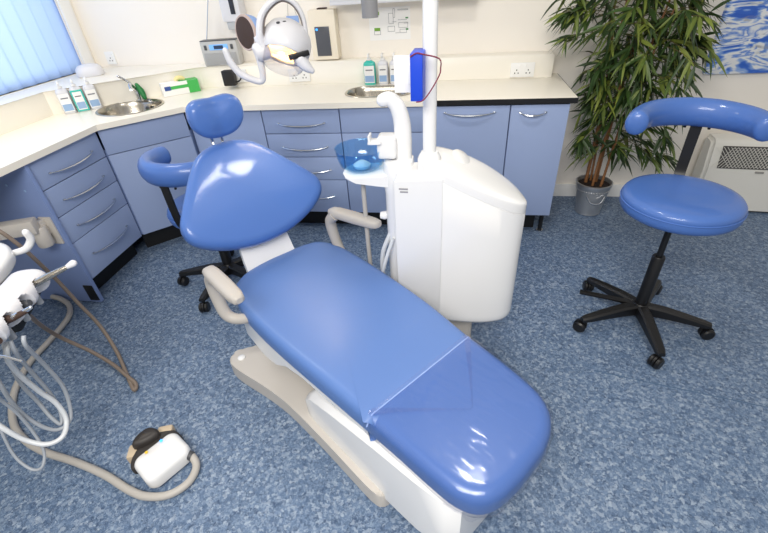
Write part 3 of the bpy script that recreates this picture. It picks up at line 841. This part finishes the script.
# white hinge plate between seat and back
hp = B(); rings = []
for s_, z_, w_ in ((.10, .375, .125), (-.02, .385, .125), (-.085, .42, .122), (-.115, .50, .118), (-.15, .60, .11), (-.21, .70, .10)):
    rings.append([(s_-.02, -w_, z_-.012), (s_-.02, w_, z_-.012), (s_+.012, w_+.004, z_+.006), (s_+.012, -w_-.004, z_+.006)])
rings_to_bm(hp, rings); bmesh.ops.recalc_face_normals(hp, faces=hp.faces); obj('hinge_plate', hp, M_white, ch)
# undercarriage
uc = B(); rings = []
for s_, w_, z0, z1 in ((-.06, .17, .33, .384), (-.03, .225, .28, .386), (.05, .252, .225, .386), (.2, .255, .205, .386), (.30, .253, .225, .386), (.38, .248, .275, .386), (.5, .243, .305, .386), (.7, .236, .315, .386), (.9, .222, .32, .386)):
    c = .03
    rings.append([(s_, -w_+c, z0), (s_, w_-c, z0), (s_, w_, z0+c), (s_, w_, z1), (s_, -w_, z1), (s_, -w_, z0+c)])
rings_to_bm(uc, rings); obj('seat_chassis', uc, M_white, ch)
fh = B(); rings = []
for s_, wl0, wr0, z0, z1 in ((.455, .228, .21, .065, .155), (.47, .24, .22, .06, .20), (.52, .243, .22, .055, .245), (.66, .24, .22, .055, .285), (.9, .236, .21, .055, .345), (1.06, .226, .15, .055, .36), (1.16, .210, .06, .06, .36), (1.20, .185, -.02, .08, .34)):
    c = .02
    rings.append([(s_, -wl0, z0), (s_, wr0, z0), (s_, wr0, z1-c), (s_, wr0-c, z1), (s_, -wl0+c, z1), (s_, -wl0, z1-c)])
rings_to_bm(fh, rings); obj('foot_housing', fh, M_white, ch)
lift = B()
for s in (-1, 1):
    bx(lift, (.33, s*.10, .20), (.42, .04, .05), M=Matrix.Rotation(math.radians(-24), 4, 'Y'), bev=.008)
bx(lift, (.30, 0, .17), (.30, .16, .25), bev=.02)
obj('lift_mechanism', lift, M_brown, ch)
bp = B()
outl = [(-.075, -.30), (-.06, -.335), (-.02, -.348), (.06, -.338), (.20, -.305), (.36, -.278), (.60, -.266), (.82, -.262), (.885, -.258), (.915, -.245), (.925, -.20), (.925, 0), (.92, .18), (.88, .22), (.6, .25), (.2, .30), (.0, .33), (-.06, .32), (-.075, .28), (-.02, .20), (.10, .16), (.12, 0), (.10, -.12), (-.02, -.19), (-.065, -.24)]
P2 = closed_curve(outl, 3)
prism(bp, P2, .002, .085, bev=.014)
base = obj('base_plate', bp, M_beige, ch)
obj('bolt_cap', lathe(B(), [(0, 0), (.018, 0), (.018, .004), (.012, .008), (0, .009)], (-.015, -.295, .085), 20), M_white, base)
# armrests
for s, lab in ((-1, 'left'), (1, 'right')):
    tt = -.305 if s < 0 else .302
    arm = B()
    sk = 0. if s < 0 else .24; o_ = .318 if s < 0 else .275
    if s < 0: pts = [(.17, -.235, .425), (.12, -.29, .415), (.085, -.318, .44), (.060, -.322, .52), (.062, -.322, .595), (.095, -.322, .637)]
    else: pts = [(.15, .25, .42), (.09, .285, .42), (.045, .292, .45), (.025, .286, .52), (.022, .280, .595), (.06, .286, .637)]
    tube(arm, pts, [.021, .022, .024, .025, .026, .025], 14, 6)
    a = obj('armrest', arm, M_beige2, ch)
    pad = B(); rings = []
    for u, hw, hz in ((.055, .018, .014), (.065, .026, .020), (.10, .030, .024), (.2, .031, .024), (.285, .028, .022), (.312, .022, .018), (.32, .012, .010)):
        rings.append([(u-(.03 if s > 0 else 0), s*(o_+sk*u)+hw*math.copysign(abs(math.cos(b))**.7, math.cos(b)), .645+hz*math.copysign(abs(math.sin(b))**.7, math.sin(b))) for b in [2*PI*k/18 for k in range(18)]])
    rings_to_bm(pad, rings); obj('arm_pad', pad, M_beige2, a)

# ------------------------------------------------------------------ spittoon and water unit beside the chair
un = thing('spittoon_unit', 'white pillar unit with blue glass spittoon bowl right of the dental chair', 'dental unit', (.02, 1.56, 0))
def uz(x): return .955 - .47*max(0, x+.08)
def lens_outline(inset=0):
    back = [(-.125, .03), (-.10, .085), (-.03, .14), (.06, .165), (.15, .145), (.23, .08), (.27, -.005)]
    front = [(.272, -.055), (.235, -.095), (.16, -.118), (.05, -.122), (-.06, -.108), (-.115, -.07), (-.13, -.02)]
    return closed_curve(back+front, 4)
lo_ = lens_outline()
ub = B(); rings = []
for d, z in ((.05, .218), (.02, .222), (.006, .235), (0, .26)): rings.append([(p[0]*(1-d*2), p[1]*(1-d*2.2), z) for p in lo_])
for u in (.25, .5, .75): rings.append([(p[0], p[1], .26+(uz(p[0])-.05-.26)*u) for p in lo_])
rings.append([(p[0], p[1], uz(p[0])-.045) for p in lo_])
rings.append([(p[0]*.98, p[1]*.97, uz(p[0])-.040) for p in lo_])
rings_to_bm(ub, rings); obj('cabinet_body', ub, M_white, un, angle=50)
ul = B(); rings = []
for s, dz in ((.985, -.043), (1.0, -.042), (1.001, -.02), (1.0, -.006), (.993, -.001), (.975, .002), (.85, .006), (.6, .010), (.3, .012), (.04, .012)):
    rings.append([(p[0]*s+.07*(1-s), p[1]*s+.02*(1-s), uz(p[0]*s+.07*(1-s))+dz) for p in lo_])
rings_to_bm(ul, rings); lid = obj('lid', ul, M_white, un, angle=50)
rc = B(); lathe(rc, [(0, 0), (.05, 0), (.054, .004), (.05, .006), (0, .005)], (.02, .085, uz(.02)+.008), 28, axis_M((.47, 0, 1)), sx=1.25, sy=.7); obj('filler_cap', rc, M_white, lid)
# column at the left
CXc, CYc = -.222, .045
cb = B(); rings = []
co = rrect(.115, .14, .045, 6, (CXc, CYc))
for s, z in ((.7, .24), (.92, .25), (1, .28), (1, .80), (1.04, .815), (1.04, .905), (.97, .925), (.8, .933)):
    rings.append([(CXc+(p[0]-CXc)*s, CYc+(p[1]-CYc)*s, z) for p in co])
rings_to_bm(cb, rings); obj('column', cb, M_white, un)
nk = B(); rings = []
for z0, sl in ((.25, 0), (.27, 0), (.895, .5), (.905, .5)):
    q = .012 if z0 in (.25, .905) else 0
    rings.append([(x+(q if x < -.1 else -q), y_+(q if y_ < 0 else -q), z0+sl*(.03 if x > -.1 else 0)) for x, y_ in ((-.225, -.105), (-.045, -.118), (-.045, .06), (-.225, .06))])
rings_to_bm(nk, rings); obj('neck_block', nk, M_white, un)
lb_ = B(); bx(lb_, (-.19, -.1085, .868), (.034, .002, .006), rz=-.07); bx(lb_, (-.188, -.1085, .856), (.03, .002, .006), rz=-.07); obj('maker_plate', lb_, mat('grey lettering', (150, 150, 155), .6), un)
sp = B(); rings = []
P = smooth_path([(-.205, .045, .88), (-.203, .045, 1.0), (-.206, .045, 1.075), (-.222, .042, 1.13), (-.248, .04, 1.155), (-.272, .038, 1.152)], 7)
tube(sp, P, [.034, .034, .032, .029, .026, .024], 18, 0, round_end=True); obj('spout', sp, M_white, un)
# cup holder
cu = B(); bx(cu, (-.262, .03, .985), (.075, .08, .085), bev=.016, seg=3); bx(cu, (-.305, .0, 1.012), (.05, .05, .012), bev=.004); bx(cu, (-.324, .0, 1.024), (.008, .05, .032), bev=.003); obj('cup_holder', cu, M_white, un)
# bowl support arm and bowl
ba = B(); rings = []
for x, hw, z0, z1 in ((-.45, .03, .862, .876), (-.435, .055, .852, .878), (-.39, .075, .84, .88), (-.31, .075, .83, .885), (-.22, .065, .815, .89)):
    rings.append([(x, .05-hw, z0+.01), (x, .05-hw*.6, z0), (x, .05+hw*.6, z0), (x, .05+hw, z0+.01), (x, .05+hw, z1-.008), (x, .05+hw*.8, z1), (x, .05-hw*.8, z1), (x, .05-hw, z1-.008)])
rings_to_bm(ba, rings); obj('bowl_arm', ba, M_white, un)
bw = B(); lathe(bw, [(.03, .0), (.07, .004), (.094, .022), (.104, .05), (.110, .084), (.113, .088), (.109, .088), (.099, .05), (.09, .026), (.067, .009), (.03, .005)], (-.374, .05, .886), 40, sx=.93, sy=.93)
bowl = obj('glass_bowl', bw, M_glassb, un); bowl['label'] = 'blue translucent glass bowl'
st_ = B(); lathe(st_, [(0, .0), (.034, 0), (.036, .010), (.026, .018), (.012, .026), (0, .026)], (-.374, .05, .891), 20); obj('strainer', st_, M_white, bowl)
dr = B(); tube(dr, [(-.375, .04, .84), (-.375, .04, .42), (-.36, .05, .30)], .010, 10, 4); obj('drain_pipe', dr, M_hose, un)
hg = B(); tube(hg, [(-.26, .0, .62), (-.30, -.01, .52), (-.31, .0, .40), (-.30, .03, .25), (-.275, .05, .05)], .010, 8); obj('suction_hose', hg, M_cable, un)
hg = B(); tube(hg, [(-.25, -.03, .60), (-.29, -.05, .48), (-.31, -.03, .36), (-.285, .02, .24), (-.25, .03, .05)], .008, 8); obj('suction_hose', hg, M_cable, un)
hk = B(); lathe(hk, [(0, 0), (.015, 0), (.019, .01), (.015, .03), (0, .032)], (-.278, .03, .68), 14, axis_M((-1, 0, 0))); obj('hose_hook', hk, M_white, un)
# support that stands on the floor
su = B(); bx(su, (.0, .02, .115), (.22, .13, .226), bev=.03, seg=3); obj('floor_support', su, M_beige, un)
# pole
px_, py_ = -.098, -.02
co_ = B(); lathe(co_, [(0, .90), (.046, .90), (.044, .955), (.038, .968), (.031, .98), (0, .98)], (px_, py_, 0), 24); obj('pole_collar', co_, M_white, un)
po = B(); lathe(po, [(0, .95), (.0245, .95), (.0245, 2.25), (0, 2.25)], (px_, py_, 0), 24); obj('pole', po, M_white, un)

# box strapped to the pole
t = thing('blue_folder', 'bright blue box file with white card strapped to the white pole', 'box file', (-.147, 1.52, 1.185), math.radians(-3))
obj('case', bx(B(), (.035, -.02, .070), (.040, .11, .142), bev=.003), M_blueb, t)
o = obj('card', bx(B(), (-.027, .03, .062), (.056, .006, .118), bev=.001), M_paper, t); 
obj('card_clip', bx(B(), (.004, .03, .062), (.022, .02, .06), bev=.003), M_paper, t)
bd = B(); tube(bd, [(.016, -.076, .132), (.036, -.078, .143), (.056, -.075, .139), (.105, -.055, .122), (.108, -.035, .09), (.104, -.04, .07), (.08, -.06, .03), (.056, -.076, .003), (.034, -.077, -.002)], .0022, 6, 4); o = obj('elastic_band', bd, M_band, t); o['label'] = 'maroon elastic band'

# ------------------------------------------------------------------ operating light
ol = thing('operating_light', 'lit white dental operating light in a curved yoke over the back worktop', 'lamp', (-.71, 1.90, 1.305), math.radians(18))
D = Vector((-.34, -.50, -.80)).normalized(); Mh = axis_M(-D)
HC = Vector((.012, 0, -.01))
hs = B(); lathe(hs, [(.080, -.012), (.090, -.015), (.097, -.005), (.102, .02), (.101, .05), (.094, .075), (.078, .10), (.05, .118), (.02, .124), (0, .125)], HC+D*.02, 36, Mh)
head = obj('lamp_head', hs, M_wplast, ol)
ln = B(); lathe(ln, [(0, .012), (.05, .008), (.078, -.006), (.078, .002), (.0, .02)], HC+D*.02, 32, Mh); obj('lens', ln, M_lens, head)
sd_ = B()
rings = []
S_ = Mh
lathe(sd_, [(.088, -.012), (.090, -.03), (.084, -.055), (.07, -.07), (.068, -.07), (.082, -.055), (.088, -.03), (.086, -.012)], HC+D*.02, 32, Mh); obj('clear_shield', sd_, M_shield, head)
bx_ = B(); bx(bx_, (.062, -.085, -.03), (.085, .02, .020), M=Matrix.Rotation(math.radians(-8), 4, 'Y') @ Matrix.Rotation(math.radians(8), 4, 'Z'), bev=.003); obj('black_trim', bx_, M_black, head)
nb_ = B(); tube(nb_, [(.065, -.07, -.05), (.085, -.08, -.075), (.105, -.085, -.092)], [.030, .022, .012], 12, 4, round_end=True); obj('grip_nub', nb_, M_wplast, head)
vs_ = B()
for x, y_, z_ in ((.0, -.04, .083), (.025, -.03, .083), (.045, -.035, .073), (.062, -.035, .062)): lathe(vs_, [(0, -.002), (.008, -.002), (.008, .003), (0, .003)], (x, y_-.012, z_+.004), 10, axis_M((.25, -.5, .8)), sx=1, sy=.45)
obj('vents', vs_, M_dgrey, head)
yk = B(); Yp = [(-.082, -.02, .0), (-.080, -.02, .055), (-.062, -.01, .11), (-.02, .0, .15), (.03, .0, .168), (.075, .0, .145), (.100, .0, .095), (.104, .0, .03)]
Q = smooth_path(Yp, 6); rings = []
for k, p in enumerate(Q):
    tg = (Q[min(k+1, len(Q)-1)]-Q[max(k-1, 0)]).normalized(); d = Vector((0, 1, 0)); nn = tg.cross(d).normalized()
    wv = .030*(1-.45*k/len(Q)); th = .017*(1-.5*k/len(Q))
    rings.append([p+d*math.cos(b)*wv+nn*math.sin(b)*th for b in [2*PI*q/14 for q in range(14)]])
rings_to_bm(yk, rings); yoke = obj('yoke', yk, M_wplast, ol)
yl = B(); rings = []
for k, p in enumerate(Q):
    tg = (Q[min(k+1, len(Q)-1)]-Q[max(k-1, 0)]).normalized(); d = Vector((0, 1, 0)); nn = tg.cross(d).normalized()
    if nn.dot(Vector((.01, 0, .02))-p) < 0: nn = -nn
    th = .017*(1-.5*k/len(Q)); wv = .022*(1-.45*k/len(Q))
    rings.append([p+nn*(th+.0)+d*-wv, p+nn*(th+.003)+d*-wv, p+nn*(th+.003)+d*wv, p+nn*th+d*wv])
rings_to_bm(yl, rings); obj('lining_strip', yl, mat('taupe rubber', (120, 108, 104), .6), yoke)
pv = B(); lathe(pv, [(0, -.03), (.030, -.03), (.036, -.02), (.036, .018), (.028, .03), (0, .03)], (-.085, -.02, -.012), 20, axis_M((1, .2, .15))); obj('pivot_knob', pv, M_wplast, ol)
pj = B(); bx(pj, (.028, 0, .19), (.03, .04, .05), bev=.006); obj('top_joint', pj, mat('pale blue plastic', (170, 190, 215), .4), ol)
hn = B(); tube(hn, [(-.232, -.01, .00), (-.222, -.01, -.045), (-.195, -.01, -.09), (-.15, -.01, -.118), (-.118, -.01, -.128), (-.104, -.012, -.11), (-.102, -.015, -.05), (-.105, -.018, .0)], [.012, .014, .015, .014, .013, .013, .015, .02], 12, 6, round_end=True); obj('handle', hn, M_wplast, ol)
AX = Vector((-.75, -.66, .03)); Mr = axis_M(AX); RC = Vector((-.140, .045, .052))
rk = B(); lathe(rk, [(0, -.05), (.035, -.05), (.06, -.038), (.065, -.02), (.066, -.004), (.060, .0)], RC, 30, Mr); cap = obj('rear_cap', rk, M_pblue, ol)
rk = B(); lathe(rk, [(.055, -.004), (.0665, -.004), (.067, .004), (.0645, .008), (.0605, .008), (.055, .004)], RC, 30, Mr); obj('cap_rim', rk, mat('pinkish grey rim', (190, 170, 162), .4), cap)
rk = B(); lathe(rk, [(0, -.01), (.061, -.01), (.0605, .007), (.03, .010), (0, .010)], RC, 30, Mr); obj('cap_face', rk, M_brown, cap)
ra = B(); tube(ra, [RC-AX*.04, Vector((-.09, 0, .03)), Vector((-.07, -.01, .0))], .02, 10, 4); obj('cap_arm', ra, M_wplast, ol)
# arm back to the pole, above the picture
inv = Matrix.Rotation(-math.radians(18), 4, 'Z') 
def wl_(x, y_, z_): return inv @ (Vector((x, y_, z_))-Vector((-.71, 1.90, 1.305)))
am = B(); tube(am, [(.028, 0, .20), (.028, 0, .36), wl_(-.62, 1.88, 1.83), wl_(-.36, 1.77, 1.84)], .016, 12, 6); obj('light_arm', am, M_wplast, ol)
am = B(); tube(am, [wl_(-.085, 1.54, 2.22), wl_(-.315, 1.76, 2.22), ], .022, 12, 0); obj('top_arm', am, M_wplast, ol)
am = B(); tube(am, [wl_(-.305, 1.75, 1.402), wl_(-.305, 1.75, 2.26)], .030, 18, 0); o = obj('pivot_tube', am, M_grey, ol); o['label'] = 'grey vertical pivot tube'
am = B(); lathe(am, [(0, 0), (.034, 0), (.034, .10), (0, .10)], wl_(-.085, 1.54, 2.17), 18); obj('pole_clamp', am, M_wplast, ol)

# ------------------------------------------------------------------ instrument delivery unit on its arm
du = thing('instrument_unit', 'white dental instrument tray and handpiece holder on a wall arm at the left edge', 'dental unit', (0, 0, 0))
br = B(); bx(br, (-2.085, 1.6765, .505), (.07, .012, .16), bev=.004); obj('bracket_plate', br, M_beige, du)
bj = B(); lathe(bj, [(0, .445), (.034, .445), (.038, .452), (.038, .548), (.034, .555), (0, .555)], (-2.098, 1.625, 0), 28); obj('pivot_drum', bj, M_beige, du)
bk_ = B(); bx(bk_, (-2.108, 1.65, .535), (.05, .045, .09), bev=.008); obj('pivot_block', bk_, M_beige, du)
ab = B(); d = Vector((-2.40, 1.45))-Vector((-2.06, 1.60)); an = math.atan2(d.y, d.x)
bx(ab, (-2.245, 1.535, .575), (.38, .07, .075), rz=an, bev=.012); obj('wall_arm', ab, M_beige, du)
ab = B(); lathe(ab, [(0, .50), (.05, .50), (.05, .70), (0, .70)], (-2.40, 1.45, 0), 24); obj('elbow', ab, M_beige, du)
d = Vector((-1.80, 1.0))-Vector((-2.40, 1.45)); an = math.atan2(d.y, d.x)
ab = B(); bx(ab, (-2.10, 1.225, .665), (.78, .07, .06), rz=an, bev=.012); obj('swing_arm', ab, M_beige, du)
# tray head
th_ = B(); ot = closed_curve([(-1.565, .96), (-1.59, 1.05), (-1.645, 1.135), (-1.73, 1.19), (-1.84, 1.19), (-1.93, 1.12), (-1.97, 1.0), (-1.92, .86), (-1.80, .78), (-1.66, .78), (-1.585, .86)], 5)
cushion(th_, ot, .055, .02, .0, lambda x, y_, h: (x, y_, .70+h)); tray = obj('tray', th_, M_white, du)
hl_ = B()
for x, y_ in ((-1.685, 1.10), (-1.635, 1.03), (-1.72, 1.01), (-1.655, .94), (-1.76, .93)): lathe(hl_, [(0, 0), (.009, 0), (.009, .0012), (0, .0014)], (x, y_, .7545), 12)
obj('tray_holes', hl_, M_dgrey, tray)
hd_ = B(); tube(hd_, [(-1.70, 1.14, .72), (-1.66, 1.17, .72), (-1.63, 1.185, .73), (-1.61, 1.20, .76), (-1.605, 1.195, .795)], [.012, .013, .014, .014, .013], 12, 6, round_end=True); obj('tray_handle', hd_, M_white, tray)
ub_ = B(); bx(ub_, (-1.55, .90, .665), (.30, .26, .05), rz=math.radians(-62), bev=.015); obj('control_housing', ub_, M_black, du)
kn = B(); lathe(kn, [(0, 0), (.018, 0), (.018, .02), (.012, .026), (0, .026)], (-1.44, .915, .69), 14); obj('housing_knob', kn, M_wplast, du)
# handpiece holder: a long padded bar with scooped rests along its right side
HA = Vector((-1.405, .965)); HBv = Vector((-1.275, .555)); hd2 = (HBv-HA); HLn = hd2.length; hx = hd2.normalized(); hy = Vector((-hx.y, hx.x))
if hy.x < 0: hy = -hy
def hw(u, v, z): q = HA + hx*u + hy*v; return Vector((q.x, q.y, z))
nsc = 5; hb_ = B(); rings = []
NU = 150
for q in range(NU+1):
    u = -.042 + (HLn+.075)*q/NU
    e0 = min(1., max(0., (u+.042)/.04)); e1 = min(1., max(0., (HLn+.033-u)/.04)); e = min(math.sqrt(max(0, 1-(1-e0)**2)), math.sqrt(max(0, 1-(1-e1)**2)))
    e = max(e, .03)
    ring = []
    for b in range(36):
        a = 2*PI*b/36
        cs, sn = math.cos(a), math.sin(a)
        v = .060*e*math.copysign(abs(cs)**.75, cs); z = .742 + (.042*e)*math.copysign(abs(sn)**.8, sn)
        for k in range(nsc):
            du_ = (u-(.040+k*.086))/.035; dz_ = (z-.698)/.075
            r2_ = 1-du_*du_-dz_*dz_
            if r2_ > 0 and v > 0: v = min(v, .064-.056*math.sqrt(r2_))
        ring.append(hw(u, v-.004, z))
    rings.append(ring)
rings_to_bm(hb_, rings); hold = obj('handpiece_holder', hb_, M_wplast, du, angle=60)
for k in range(nsc):
    u0 = .040+k*.086
    ib = B(); 
    if k == 0:
        tube(ib, [hw(u0, .03, .752), hw(u0-.01, .09, .772), hw(u0-.025, .15, .79)], [.013, .012, .007], 12, 4)
        i_ = obj('handpiece', ib, M_steel, du)
        tb = B(); tube(tb, [hw(u0-.025, .148, .789), hw(u0-.029, .168, .797)], [.008, .012], 12, 0, round_end=True); obj('handpiece_tip', tb, M_wplast, i_)
    elif k == 2:
        tube(ib, [hw(u0, .025, .745), hw(u0-.004, .06, .752), hw(u0-.01, .10, .765)], [.015, .011, .007], 12, 4)
        i_ = obj('handpiece', ib, M_brown, du)
        tb = B(); tube(tb, [hw(u0-.004, .058, .752), hw(u0-.008, .085, .760), hw(u0-.012, .112, .772)], [.0115, .008, .006], 12, 0, round_end=True); obj('handpiece_tip', tb, M_chrome, i_)
    elif k == 4:
        tube(ib, [hw(u0, .02, .745), hw(u0-.004, .06, .755), hw(u0-.02, .085, .755)], [.02, .022, .012], 12, 4)
        i_ = obj('air_syringe', ib, M_chrome, du)
        tb = B(); tube(tb, [hw(u0-.01, .075, .755), hw(u0+.0, .12, .752), hw(u0+.012, .165, .735)], [.004, .003], 8, 4); obj('nozzle', tb, M_chrome, i_)
    else:
        tube(ib, [hw(u0, .02, .735), hw(u0, .045, .738), hw(u0, .06, .742)], [.016, .014, .010], 12, 4)
        obj('handpiece', ib, M_brown if k == 3 else M_dgrey, du)
    nb2 = B(); lathe(nb2, [(0, 0), (.010, 0), (.010, .05), (0, .05)], hw(u0, .02, .675), 12); obj('tube_ferrule', nb2, M_cableg, du)
def hose(name, pts, r, m, parent, label=None):
    b = B(); tube(b, pts, r, 10, 6); return obj(name, b, m, parent)
C1 = [(-1.30, .74, .69), (-1.300, 0.712, 0.66), (-1.348, 0.731, 0.56), (-1.369, 0.757, 0.43), (-1.359, 0.769, 0.35), (-1.344, 0.754, 0.28), (-1.333, 0.706, 0.25), (-1.364, 0.671, 0.25), (-1.414, 0.659, 0.28), (-1.451, 0.654, 0.34), (-1.479, 0.66, 0.4), (-1.52, .70, .52), (-1.52, .80, .65)]
C2 = [(-1.262, .76, .70), (-1.262, 0.748, 0.67), (-1.311, 0.785, 0.55), (-1.341, 0.81, 0.4), (-1.347, 0.79, 0.3), (-1.344, 0.755, 0.26), (-1.368, 0.72, 0.26), (-1.392, 0.701, 0.32), (-1.401, 0.692, 0.42), (-1.40, 0.705, 0.55), (-1.46, .78, .66)]
C3 = [(-1.285, .735, .70), (-1.285, 0.728, 0.66), (-1.338, 0.757, 0.55), (-1.372, 0.781, 0.4), (-1.375, 0.774, 0.3), (-1.368, 0.744, 0.26), (-1.393, 0.747, 0.3), (-1.418, 0.76, 0.36), (-1.415, 0.754, 0.46), (-1.40, 0.76, 0.56), (-1.44, .82, .66)]
C4 = [(-1.27, .60, .70), (-1.305, 0.633, 0.6), (-1.363, 0.656, 0.52), (-1.384, 0.675, 0.42), (-1.396, 0.678, 0.3), (-1.388, 0.66, 0.22), (-1.387, 0.624, 0.18), (-1.422, 0.613, 0.18), (-1.464, 0.625, 0.24), (-1.469, 0.654, 0.36), (-1.48, 0.70, 0.48), (-1.50, .80, .66)]
hose('handpiece_tube', C1, .0085, M_cable, du); hose('handpiece_tube', C2, .0065, M_cableg, du); hose('handpiece_tube', C3, .0065, M_cableg, du); hose('handpiece_tube', C4, .005, M_cableg, du)
BR = [(-2.06, 1.36, .66), (-1.975, 1.36, .70), (-1.936, 1.384, 0.6), (-1.928, 1.411, 0.48), (-1.919, 1.434, 0.36), (-1.879, 1.433, 0.22), (-1.783, 1.396, 0.1), (-1.641, 1.29, 0.03), (-1.508, 1.169, 0.013), (-1.416, 1.089, 0.013), (-1.429, 1.122, 0.013), (-1.503, 1.160, 0.022), (-1.623, 1.221, 0.022), (-1.755, 1.259, 0.06), (-1.845, 1.242, 0.16), (-1.818, 1.181, 0.3), (-1.70, 1.08, 0.5), (-1.62, 1.0, 0.69)]
hose('supply_hose', BR, .009, M_hoseb, du)['label'] = 'brown supply hose looping on the floor'

# foot control with its own hose
fc = thing('foot_control', 'white foot pedal with black rim and grey hose lying on the floor', 'foot pedal', (-1.06, .795, 0))
def fl(p): return (p[0]+1.06, p[1]-.795)
fa = math.radians(59); fo = [(x*math.cos(fa)-y_*math.sin(fa)+.003, x*math.sin(fa)+y_*math.cos(fa)-.027) for x, y_ in rrect(.178, .142, .036, 6)]
cen = (.003, -.027)
bm = B(); cushion(bm, fo, .068, .024, .008, lambda x, y_, h: (x, y_, .012+h), cen, under=.3); obj('cover', bm, M_white, fc)
rim = [fl(p) for p in ((-1.148, .715), (-1.175, .73), (-1.19, .775), (-1.18, .83), (-1.15, .872), (-1.10, .89), (-1.07, .888), (-1.02, .85), (-1.05, .80), (-1.10, .76))]
bm = B(); cushion(bm, closed_curve(rim, 4), .045, .015, .0, lambda x, y_, h: (x, y_, .008+h)); obj('rim', bm, mat('charcoal rubber', (52, 48, 46), .6), fc)
dk = [fl(p) for p in ((-1.195, .79), (-1.205, .83), (-1.18, .872), (-1.14, .872), (-1.12, .85), (-1.15, .81))]
bm = B(); cushion(bm, closed_curve(dk, 4), .075, .02, .004, lambda x, y_, h: (x, y_, .012+h)); obj('toe_lever', bm, mat('charcoal rubber pad', (50, 46, 44), .55), fc)
for p, q in (((-1.20, .785), (.04, .06)), ((-1.125, .89), (.06, .035))):
    bm = B(); c = fl(p); bx(bm, (c[0], c[1], .026), (q[0], q[1], .05), rz=math.radians(20), bev=.01); obj('side_switch', bm, mat('tan plastic', (196, 178, 152), .5), fc)
dt = B(); lathe(dt, [(0, 0), (.006, 0), (.006, .002), (0, .0025)], (-.022, .022, .0855), 10); obj('blue_dot', dt, M_led, fc)
dt = B(); lathe(dt, [(0, 0), (.006, 0), (.006, .002), (0, .0025)], (-.052, -.030, .0855), 10); obj('yellow_dot', dt, mat('yellow dot', (235, 200, 60), .5), fc)
FH = [(-2.33, 1.66, .05), (-2.27, 1.655, 0.035), (-2.2, 1.622, 0.016), (-2.128, 1.524, 0.015), (-2.093, 1.352, 0.015), (-2.074, 1.198, 0.015), (-2.016, 1.058, 0.015), (-1.939, 0.952, 0.015), (-1.838, 0.859, 0.015), (-1.725, 0.798, 0.015), (-1.593, 0.758, 0.015), (-1.433, 0.733, 0.015), (-1.273, 0.697, 0.015), (-1.144, 0.655, 0.015), (-1.061, 0.640, 0.015), (-0.98, 0.655, 0.015), (-0.930, 0.705, 0.015), (-0.928, 0.765, 0.018), (-0.955, 0.795, 0.035), (-.985, .80, .045)]
b = B(); tube(b, [(p[0]+1.06, p[1]-.795, p[2]) for p in FH], .0145, 12, 6); obj('hose', b, M_hose, fc)
cl = B(); tube(cl, [(FH[-2][0]+1.06, FH[-2][1]-.795, FH[-2][2]), (FH[-1][0]+1.06, FH[-1][1]-.795, FH[-1][2])], .018, 12, 0); obj('hose_collar', cl, M_dgrey, fc)

# ------------------------------------------------------------------ light
def area(name, loc, rot, sx, sy, power, col=(1, 1, 1)):
    l = bpy.data.lights.new(name, 'AREA'); l.shape = 'RECTANGLE'; l.size = sx; l.size_y = sy; l.energy = power; l.color = col
    o = bpy.data.objects.new(name, l); COL.objects.link(o); o.location = loc; o.rotation_euler = rot; return o
area('unseen_overhead_light', (-.25, -.75, 2.55), (math.radians(31), 0, 0), 1.8, 1.0, 74, (1, .965, .91))  # main light added behind the camera, tilted forward like bounced flash
area('unseen_overhead_light', (.22, 1.57, 2.62), (0, 0, math.radians(20)), .36, .24, 10, (1, .965, .91))  # unseen panel, placed so its reflection makes the backrest highlight
area('unseen_overhead_light', (-2.0, 1.9, 2.62), (0, 0, 0), .6, .6, 11, (1, .965, .91))  # added overhead fill for the left wall, kept clear of seat reflections
area('window_daylight', (WL-.45, 1.7, 1.75), (0, math.radians(-90), 0), 1.6, 2.6, 30, (1., .985, .96))
sp_ = bpy.data.lights.new('lamp_glow', 'SPOT'); sp_.energy = 7; sp_.spot_size = 1.5; sp_.spot_blend = .8; sp_.color = (1, .82, .6); sp_.shadow_soft_size = .12
so_ = bpy.data.objects.new('lamp_glow', sp_); COL.objects.link(so_)
Dw = Matrix.Rotation(math.radians(18), 3, 'Z') @ D
so_.location = Vector((-.71, 1.90, 1.305)) + Dw*.09; so_.rotation_euler = Dw.to_track_quat('-Z', 'Y').to_euler()
w_ = bpy.data.worlds.new('room light'); scene.world = w_; w_.use_nodes = True
w_.node_tree.nodes['Background'].inputs['Color'].default_value = (1., .975, .94, 1); w_.node_tree.nodes['Background'].inputs['Strength'].default_value = .36

# ------------------------------------------------------------------ camera
f, pit, rol, yaw, hgt = 4.242858e+02, 6.166000e-01, 6.910000e-02, 1.797000e-01, 1.554100
cam = bpy.data.cameras.new('camera'); cam.sensor_width = 36; cam.lens = f/768*36; cam.clip_start = .02
co = bpy.data.objects.new('camera', cam); COL.objects.link(co)
fwd = Vector((0, math.cos(pit), -math.sin(pit))); right = Vector((1, 0, 0)); down = fwd.cross(right)
r2 = right*math.cos(rol)+down*math.sin(rol); d2 = -right*math.sin(rol)+down*math.cos(rol)
Rz = Matrix.Rotation(yaw, 3, 'Z')
r2, d2, fw = Rz @ r2, Rz @ d2, Rz @ fwd
Mc = Matrix((( r2.x, -d2.x, -fw.x, 0), (r2.y, -d2.y, -fw.y, 0), (r2.z, -d2.z, -fw.z, hgt), (0, 0, 0, 1)))
co.matrix_world = Mc
scene.camera = co
scene.view_settings.view_transform = 'Standard'; scene.view_settings.look = 'None'
scene.view_settings.exposure = .3; scene.view_settings.gamma = 1.
scene.view_settings.use_curve_mapping = False
